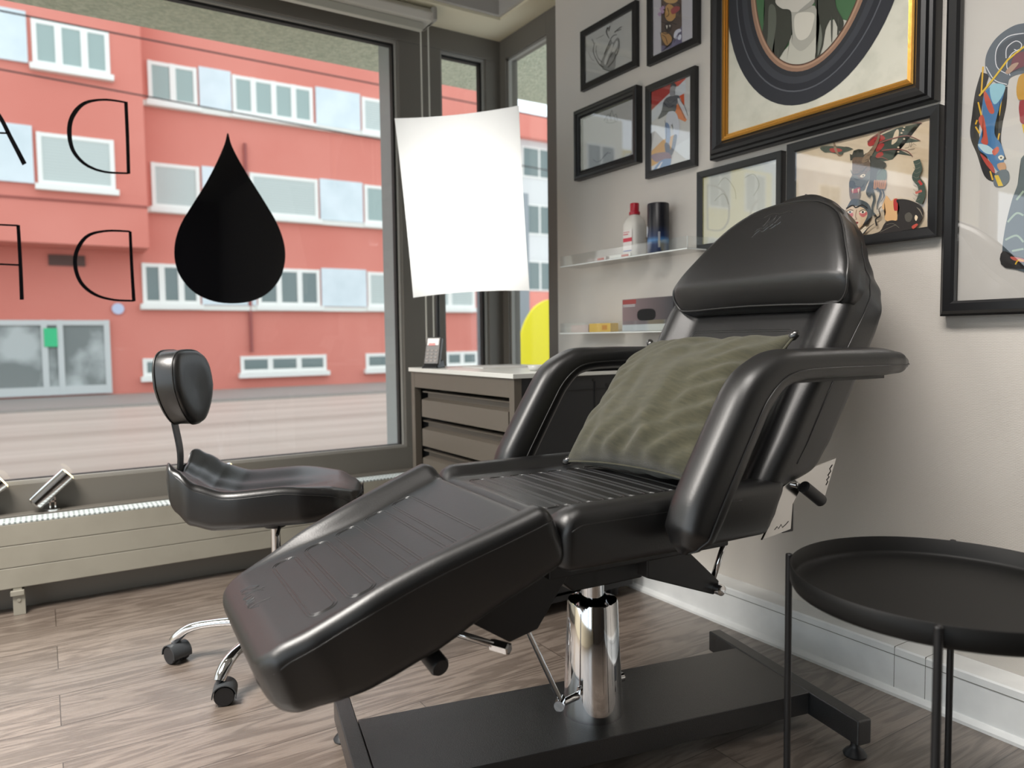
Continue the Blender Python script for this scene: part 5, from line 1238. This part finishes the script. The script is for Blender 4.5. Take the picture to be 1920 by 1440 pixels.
a.poly(INK, [(665, 800), (700, 790), (720, 820), (700, 850), (668, 850)], True); a.line(INK, [(680, 690), (700, 730), (760, 720), (830, 660)], 6); a.line(INK, [(690, 860), (730, 840), (780, 850), (800, 820)], 6); a.line(INK, [(700, 760), (740, 780), (770, 770)], 5)
a.poly(INK, [(860, 560), (960, 600), (1010, 640), (950, 720), (900, 800), (860, 940), (820, 900), (850, 800), (870, 700)], True)
a.poly((74, 92, 74), [(930, 700), (980, 680), (1010, 700), (1005, 780), (960, 800), (920, 770)], True)
for k_ in range(6): a.poly((188, 122, 66), [(895+k_*20, 790), (912+k_*20, 790), (915+k_*18, 850), (900+k_*18, 868), (890+k_*18, 850)], True); a.line(INK, [(893+k_*20, 790), (889+k_*18, 855)], 3)
for pts, w_ in (([(920, 860), (960, 900), (930, 1000), (925, 1060)], (26, 6)), ([(880, 880), (900, 960), (880, 1040), (900, 1120)], (30, 8)), ([(975, 870), (990, 930), (960, 990)], (16, 4)), ([(840, 1040), (900, 1100), (930, 1130), (960, 1100)], (22, 4)), ([(850, 700), (900, 680), (950, 640)], 8), ([(870, 780), (930, 740), (980, 670)], 6)): a.line((54, 50, 46), pts, w_)
a.poly(INK, [(660, 1010), (700, 960), (780, 970), (850, 1010), (880, 1100), (850, 1170), (820, 1200), (640, 1180), (625, 1100)], True)
a.poly((222, 190, 150), [(640, 1060), (680, 1030), (760, 1030), (820, 1060), (836, 1110), (800, 1190), (760, 1235), (710, 1245), (665, 1210), (635, 1130)], True)
a.poly((206, 88, 78), [(640, 1090), (690, 1085), (705, 1110), (680, 1140), (640, 1135)], True); a.poly((206, 88, 78), [(765, 1080), (820, 1075), (835, 1100), (800, 1130), (765, 1110)], True)
for x_ in (675, 795): a.poly((236, 226, 206), [(x_-28, 1085), (x_, 1068), (x_+26, 1080), (x_, 1096)], True); a.poly(INK, [(x_-8, 1074), (x_+8, 1074), (x_+8, 1090), (x_-8, 1090)], True); a.line(INK, [(x_-34, 1078), (x_, 1060), (x_+32, 1068)], 5)
a.line((120, 84, 66), [(738, 1060), (726, 1120), (738, 1148), (722, 1150)], 4); a.poly((132, 50, 56), [(705, 1180), (730, 1172), (755, 1178), (732, 1195)], True); a.line(INK, [(640, 1050), (700, 1020), (730, 1040), (790, 1018), (840, 1050)], 12)
for t_ in range(11): c = (680+t_*14, 1262+28*math.sin(t_/10*PI)-t_*4); a.poly((232, 224, 206), [(c[0]-7, c[1]), (c[0], c[1]-7), (c[0]+7, c[1]), (c[0], c[1]+7)], True); a.poly((214, 204, 186), [(c[0]-9, c[1]+26), (c[0], c[1]+14), (c[0]+9, c[1]+26), (c[0], c[1]+44)], True)
a.line(INK, [(800, 1290), (850, 1230), (905, 1190)], (14, 3))
a.poly((214, 170, 120), [(1005, 960), (1020, 930), (1060, 980), (1100, 960), (1120, 1130), (1100, 1165), (1030, 1170), (1000, 1140), (1012, 1080), (975, 1040)], True); a.poly(RD, [(1085, 970), (1125, 965), (1135, 1050), (1110, 1070), (1088, 1060)], True)
a.poly(INK, [(1110, 970), (1200, 965), (1300, 1000), (1360, 1060), (1350, 1140), (1290, 1220), (1200, 1250), (1130, 1230), (1120, 1130), (1140, 1040)], True)
a.poly((84, 80, 72), [(1190, 1110), (1230, 1085), (1260, 1120), (1240, 1170), (1200, 1165)], True); a.poly(CR_, [(1290, 1110), (1310, 1130), (1295, 1165), (1280, 1140)], True)
for k_ in range(7): a.line((150, 140, 122), [(1300+k_*7, 1040+k_*7), (1335+k_*4, 1060+k_*12)], 3)
a.poly((186, 76, 62), [(1255, 1215), (1300, 1190), (1310, 1205), (1270, 1240)], True)
a.poly(INK, [(880, 1290), (960, 1260), (1010, 1180), (1090, 1160), (1150, 1200), (1180, 1250), (1100, 1280), (1000, 1285)], True); a.line(INK, [(930, 1210), (920, 1150), (960, 1120), (950, 1060), (975, 1030)], (18, 4)); a.line((120, 112, 100), [(960, 1270), (1040, 1230), (1110, 1200)], 4); a.line((120, 112, 100), [(1020, 1200), (1080, 1190), (1140, 1230)], 3)
a.line(DG, [(1300, 600), (1320, 680), (1290, 760), (1340, 830), (1350, 920), (1320, 1000)], 66); a.line(RD, [(1320, 790), (1350, 830)], 24); a.line((186, 96, 84), [(1290, 905), (1350, 885)], 22)
for k_ in range(9): a.line((120, 118, 104), [(1270, 630+k_*40), (1300, 640+k_*42), (1335, 622+k_*42)], 3)
a.line(INK, [(1190, 490), (1230, 480), (1240, 430), (1260, 420), (1245, 480), (1270, 450), (1300, 465)], 3); a.line(INK, [(1225, 505), (1285, 495)], 4)
a.done(o)

# tall body-suit print, far right
X = XW-0.038
yL = (onX(1757, 593, X).y+onX(1772, 0, X).y)/2; zB = onX(1757, 593, X).z
pr = [(0, 0), (0, 0.026), (0.005, 0.030), (0.012, 0.040), (0.030, 0.040), (0.036, 0.034), (0.036, 0.016), (0.03, 0.012), (0.03, 0)]
o, xp = picture(yL-0.62, yL, zB, zB+0.85, 0.036, 0.040, 'tall black framed print of tattooed arms with a blue carp, at the right edge', mat('pale_grey_paper', srgb(206, 202, 196), 0.8), prof=pr, recess=0.024)
a = Art(xp-0.0005, 1740, 0, 2.4)
GC = (96, 106, 116)
a.line((34, 34, 38), [(258, 330), (232, 420), (218, 520), (210, 610), (240, 690), (270, 780), (300, 800)], 40)
a.line((34, 34, 38), [(345, 390), (340, 470), (322, 560), (316, 640), (340, 720)], 26)
for pts in ([(248, 300), (240, 420)], [(226, 460), (240, 520)], [(214, 570), (232, 600)], [(222, 540), (214, 560)], [(330, 450), (320, 520)], [(322, 600), (312, 640)], [(280, 770), (292, 810)]): a.line((226, 178, 40), pts, 7)
a.poly(GC, [(262, 250), (300, 180), (360, 130), (430, 105), (560, 110), (560, 330), (432, 330), (370, 350), (355, 385), (300, 370), (262, 320)], True)
a.poly((76, 84, 94), [(300, 260), (330, 200), (400, 160), (460, 150), (460, 300), (400, 320), (340, 330)], True)
for pts in ([(360, 335), (310, 300), (310, 220), (360, 165), (432, 150)], [(352, 262), (356, 215), (395, 185), (422, 200), (410, 228), (388, 222)], [(262, 300), (300, 360), (356, 380)], [(370, 340), (355, 290), (380, 240), (432, 215)]): a.line((226, 228, 232), pts, 4)
a.poly((66, 120, 168), [(268, 400), (330, 380), (345, 410), (312, 520), (300, 600), (330, 650), (345, 710), (320, 770), (290, 740), (262, 700), (225, 660), (250, 560), (245, 470)], True)
a.poly((150, 200, 214), [(285, 380), (348, 385), (330, 440), (300, 470), (282, 430)], True); a.poly((186, 216, 222), [(225, 650), (270, 655), (305, 690), (260, 690)], True)
a.poly((196, 84, 66), [(252, 410), (272, 430), (300, 500), (280, 510), (258, 460)], True); a.poly((196, 84, 66), [(228, 540), (250, 520), (266, 600), (270, 650), (240, 640), (250, 600)], True); a.poly((186, 70, 58), [(236, 690), (290, 740), (300, 780), (262, 740)], True); a.poly((206, 96, 74), [(290, 680), (315, 660), (320, 680), (300, 700)], True)
a.poly((232, 226, 206), [(316, 708), (330, 698), (344, 708), (330, 722)], True); a.poly((30, 30, 30), [(326, 706), (334, 706), (334, 714), (326, 714)])
a.poly((198, 150, 110), [(312, 740), (345, 732), (352, 760), (325, 768)], True); a.poly(GC, [(300, 790), (330, 765), (362, 770), (366, 810), (340, 838), (300, 836)], True); a.poly((226, 190, 50), [(300, 790), (318, 788), (340, 836), (318, 838)])
a.line((226, 190, 50), [(232, 432), (300, 350), (360, 270), (440, 205)], 8, False)
a.poly((120, 66, 78), [(372, 300), (390, 250), (432, 232), (520, 240), (520, 300), (432, 300), (360, 332)], True); a.poly((178, 150, 130), [(350, 325), (380, 290), (410, 285), (370, 330)], True)
a.poly((196, 150, 60), [(402, 380), (432, 330), (560, 330), (560, 440), (432, 450), (404, 440)], True); a.poly((152, 44, 58), [(412, 470), (432, 450), (560, 450), (560, 560), (432, 560), (414, 520)], True); a.poly((222, 186, 44), [(424, 560), (560, 560), (560, 600), (432, 600)])
a.poly((74, 86, 94), [(380, 900), (405, 830), (418, 760), (432, 700), (560, 650), (560, 1190), (350, 1195), (336, 1130), (350, 1020)], True)
for pts in ([(400, 900), (432, 860)], [(360, 1000), (400, 960), (432, 970)], [(350, 1080), (400, 1060), (432, 1090)], [(380, 1130), (432, 1120)]): a.line((150, 170, 150), pts, 9)
a.poly((36, 34, 34), [(338, 1130), (430, 1160), (560, 1150), (560, 1200), (350, 1205)], True); a.poly((196, 96, 84), [(375, 1155), (432, 1165), (430, 1180), (385, 1170)], True); a.line((222, 180, 50), [(395, 1190), (410, 1170), (432, 1175)], 6)
a.done(o)

# ------------------------------------------------------------------ acrylic shelves and what stands on them
SX0, SX1 = XW-0.115, XW
edge = mat('acrylic_edge_shine', srgb(226, 230, 228), 0.3)  # whitish strips paint in the light caught by the acrylic edges
def shelf(z, ya, yb, label):
    b = BM(); box(b, SX0, ya, z-0.005, SX1-0.002, yb, z); o = obj('acrylic_shelf', b, M['acrylic']); tag(o, label, 'shelf', 'clear acrylic wall shelves')
    b = BM(); box(b, SX0, ya, z+0.0005, SX0+0.004, yb, z+0.038); obj('front_lip', b, M['acrylic'], o)
    b = BM(); box(b, SX0+0.005, ya, z+0.0005, SX1-0.002, ya+0.004, z+0.038); obj('end_lip', b, M['acrylic'], o)
    b = BM(); box(b, SX0-0.0006, ya, z-0.005, SX0, yb, z-0.001); obj('lower_edge', b, edge, o)
    b = BM(); box(b, SX0-0.0004, ya-0.0006, z, SX0+0.0045, ya, z+0.038); obj('corner_edge', b, edge, o)
    b = BM(); box(b, SX0, ya-0.001, z-0.005, SX1-0.002, ya, z-0.001); obj('side_edge', b, edge, o)
    return o
sa = onX(1288, 466, SX0); sb_ = onX(1050, 497, SX0); ZS1 = sa.z+0.004; shelf(ZS1, sa.y, sb_.y, 'upper clear acrylic wall shelf holding the bottle and the can')
l1 = onX(1050, 625, SX0); ZS2 = l1.z+0.002; shelf(ZS2, sa.y-0.02, l1.y, 'lower clear acrylic wall shelf holding the printed box')
SM = (SX0+SX1)/2
# bottle
q_ = onX(1190, 468, SM); BY = q_.y; bw = 0.040; HB = 0.150
bt = empty('bottle', (SM, BY, ZS1)); tag(bt, 'white plastic bottle with red screw cap on the upper acrylic shelf', 'bottle')
b = BM(); rs = []
for z, k in ((0, 0.94), (0.003, 1), (0.112, 1), (0.122, 0.97), (0.138, 0.78), (0.150, 0.52), (0.156, 0.40), (0.160, 0.38)):
    rg = []
    for i in range(32):
        a = 2*PI*i/32; c, s_ = math.cos(a), math.sin(a); rg.append(Vector((0.034*k*math.copysign(abs(c)**0.6, c), bw*k*math.copysign(abs(s_)**0.6, s_), z)))
    rs.append(rg)
rings(b, rs); obj('body', b, mat('milky_plastic', srgb(214, 210, 202), 0.35), bt, smooth=True, sharp=50)
b = BM(); lathe(b, [(0.020, 0.156), (0.020, 0.166), (0.0165, 0.168), (0.0165, 0.196), (0.015, 0.198)], 28); obj('cap', b, mat('red_plastic', srgb(176, 22, 44), 0.35), bt, smooth=True, sharp=40)
b = BM(); box(b, -0.0345, -0.024, 0.018, -0.0335, 0.024, 0.100); lb = obj('label', b, mat('label_white', srgb(220, 214, 210), 0.5), bt)
b = BM(); box(b, -0.0350, -0.024, 0.056, -0.0346, 0.024, 0.070); box(b, -0.0350, -0.004, 0.082, -0.0346, 0.022, 0.085); box(b, -0.0350, -0.010, 0.090, -0.0346, 0.022, 0.092); obj('label_band', b, mat('label_red', srgb(196, 34, 60), 0.5), lb)
b = BM(); box(b, -0.0350, -0.022, 0.022, -0.0346, 0.022, 0.025); obj('label_line', b, mat('label_blue', srgb(40, 70, 160), 0.5), lb)
# can
q_ = onX(1234, 466, SM); 
can = empty('spray_can', (SM, q_.y, ZS1)); tag(can, 'dark navy cylindrical can with a light streak beside the white bottle', 'can')
b = BM(); lathe(b, [(0.036, 0), (0.038, 0.002), (0.038, 0.174), (0.036, 0.177), (0.030, 0.177), (0.030, 0.172)], 48)
m_, nt, bb, tc = nodes('navy_gradient_tin'); sp_ = nt.nodes.new('ShaderNodeSeparateXYZ'); rr = nt.nodes.new('ShaderNodeValToRGB'); mr = nt.nodes.new('ShaderNodeMapRange'); mr.inputs['From Max'].default_value = 0.177
nt.links.new(tc.outputs['Object'], sp_.inputs[0]); nt.links.new(sp_.outputs['Z'], mr.inputs['Value']); nt.links.new(mr.outputs[0], rr.inputs[0]); nt.links.new(rr.outputs[0], bb.inputs['Base Color'])
rr.color_ramp.elements[0].position = 0.0; rr.color_ramp.elements[0].color = (*srgb(14, 32, 72), 1); rr.color_ramp.elements[1].position = 0.55; rr.color_ramp.elements[1].color = (*srgb(14, 16, 26), 1)
e_ = rr.color_ramp.elements.new(0.26); e_.color = (*srgb(70, 120, 170), 1); e_ = rr.color_ramp.elements.new(0.34); e_.color = (*srgb(20, 40, 80), 1); e_ = rr.color_ramp.elements.new(0.18); e_.color = (*srgb(16, 40, 88), 1)
bb.inputs['Roughness'].default_value = 0.35
obj('body', b, m_, can, smooth=True, sharp=40)
b = BM(); P = [Vector((-0.0383*math.cos(t_), 0.0383*math.sin(t_), z)) for t_, z in ((0.75, 0.062), (0.75, 0.090), (0.55, 0.098), (0.40, 0.088), (0.45, 0.074), (0.62, 0.070))]; tube(b, cr(P, 4), 0.0013, 6); obj('printed_mark', b, mat('print_white', srgb(214, 218, 224), 0.4), can)
b = BM(); rs = [[Vector((-0.0383*math.cos(t_), 0.0383*math.sin(t_), z)) for z in (0.02, 0.075)] for t_ in (-0.80, -0.9, -1.0)]; rings(b, rs, closed=False, cap=False); obj('barcode_panel', b, mat('print_grey', srgb(150, 152, 158), 0.5), can)
# white packets lying at the left end
for i, (ya, yb, c, lab) in enumerate(((0.44, 0.56, (206, 196, 190), 'flat pinkish white packet lying at the far end of the upper shelf'), (0.30, 0.42, (222, 220, 214), 'flat white packet lying left of the bottle on the upper shelf'))):
    b = BM(); box(b, SX0+0.02, sa.y+ya-0.0, ZS1, SX1-0.02, sa.y+yb, ZS1+0.016); o = obj('packet', b, mat('packet_card', srgb(*c), 0.5), bevel=0.002); tag(o, lab, 'packet')
    b = BM(); box(b, SX0+0.0195, sa.y+ya+0.01, ZS1+0.004, SX0+0.0199, sa.y+ya+0.05, ZS1+0.012); obj('printed_mark', b, cmat((186, 96, 84)), o)
# box with the black oval
k0 = onX(1167, 600, SX0+0.012); k1 = onX(1262, 600, SX0+0.012); xb0, xb1 = SX0+0.012, SX1-0.012
zt = onX(1167, 562, SX0+0.012).z; m_, nt, bb, tc = nodes('printed_grey_box'); gr = nt.nodes.new('ShaderNodeValToRGB'); sp_ = nt.nodes.new('ShaderNodeSeparateXYZ'); mr = nt.nodes.new('ShaderNodeMapRange')
mr.inputs['From Min'].default_value = k1.y; mr.inputs['From Max'].default_value = k0.y; nt.links.new(tc.outputs['Object'], sp_.inputs[0]); nt.links.new(sp_.outputs['Y'], mr.inputs['Value']); nt.links.new(mr.outputs[0], gr.inputs[0]); nt.links.new(gr.outputs[0], bb.inputs['Base Color'])
gr.color_ramp.elements[0].color = (*srgb(52, 52, 58), 1); gr.color_ramp.elements[1].color = (*srgb(128, 108, 110), 1); bb.inputs['Roughness'].default_value = 0.35
b = BM(); box(b, xb0, k1.y, ZS2, xb1, k0.y, zt); bx = obj('printed_box', b, m_, bevel=0.001); tag(bx, 'grey cardboard box with a black oval window on the lower shelf', 'box')
cy0 = (onX(1212, 590, xb0).y); cz0 = onX(1212, 590, xb0).z
b = BM(); P = []
for i in range(40):
    a = 2*PI*i/40; c, s_ = math.cos(a), math.sin(a); P.append((cy0+0.048*math.copysign(abs(c)**0.55, c), cz0+0.021*math.copysign(abs(s_)**0.8, s_)))
A = [b.verts.new((xb0-0.0008, y, z)) for y, z in P]; b.faces.new(A); obj('oval_window', b, cmat((10, 10, 12)), bx)
b = BM(); box(b, xb0-0.0006, k1.y, ZS2+0.001, xb0-0.0002, k0.y, ZS2+0.024); obj('bottom_strip', b, cmat((190, 194, 196)), bx)
b = BM(); box(b, xb0-0.0006, k0.y-0.075, zt-0.018, xb0-0.0002, k0.y-0.002, zt-0.002); obj('red_corner', b, cmat((150, 72, 70)), bx)
b = BM(); 
for dz in (0.022, 0.027): box(b, xb0-0.0008, k0.y-0.07, zt-dz, xb0-0.0003, k0.y-0.006, zt-dz+0.002)
obj('text_lines', b, cmat((206, 206, 206)), bx)
# small yellow pack and clear box beside it
y_a = onX(1152, 612, SM).y; y_b = onX(1112, 612, SM).y
b = BM(); box(b, SM-0.02, y_a, ZS2, SM+0.02, y_b, ZS2+0.034); o = obj('small_pack', b, mat('yellow_card', srgb(226, 184, 78), 0.5), bevel=0.001); tag(o, 'small yellow printed pack on the lower acrylic shelf', 'packet')
b = BM(); box(b, SM-0.0205, y_a+0.02, ZS2+0.008, SM-0.0201, y_a+0.05, ZS2+0.026); obj('printed_mark', b, cmat((206, 140, 50)), o)
y_c = onX(1078, 612, SM).y
b = BM(); box(b, SM-0.02, y_b+0.006, ZS2, SM+0.02, y_c, ZS2+0.030); o = obj('small_pack', b, mat('pinkish_card', srgb(206, 186, 180), 0.5), bevel=0.001); tag(o, 'small pale pink pack left of the yellow one on the lower shelf', 'packet')
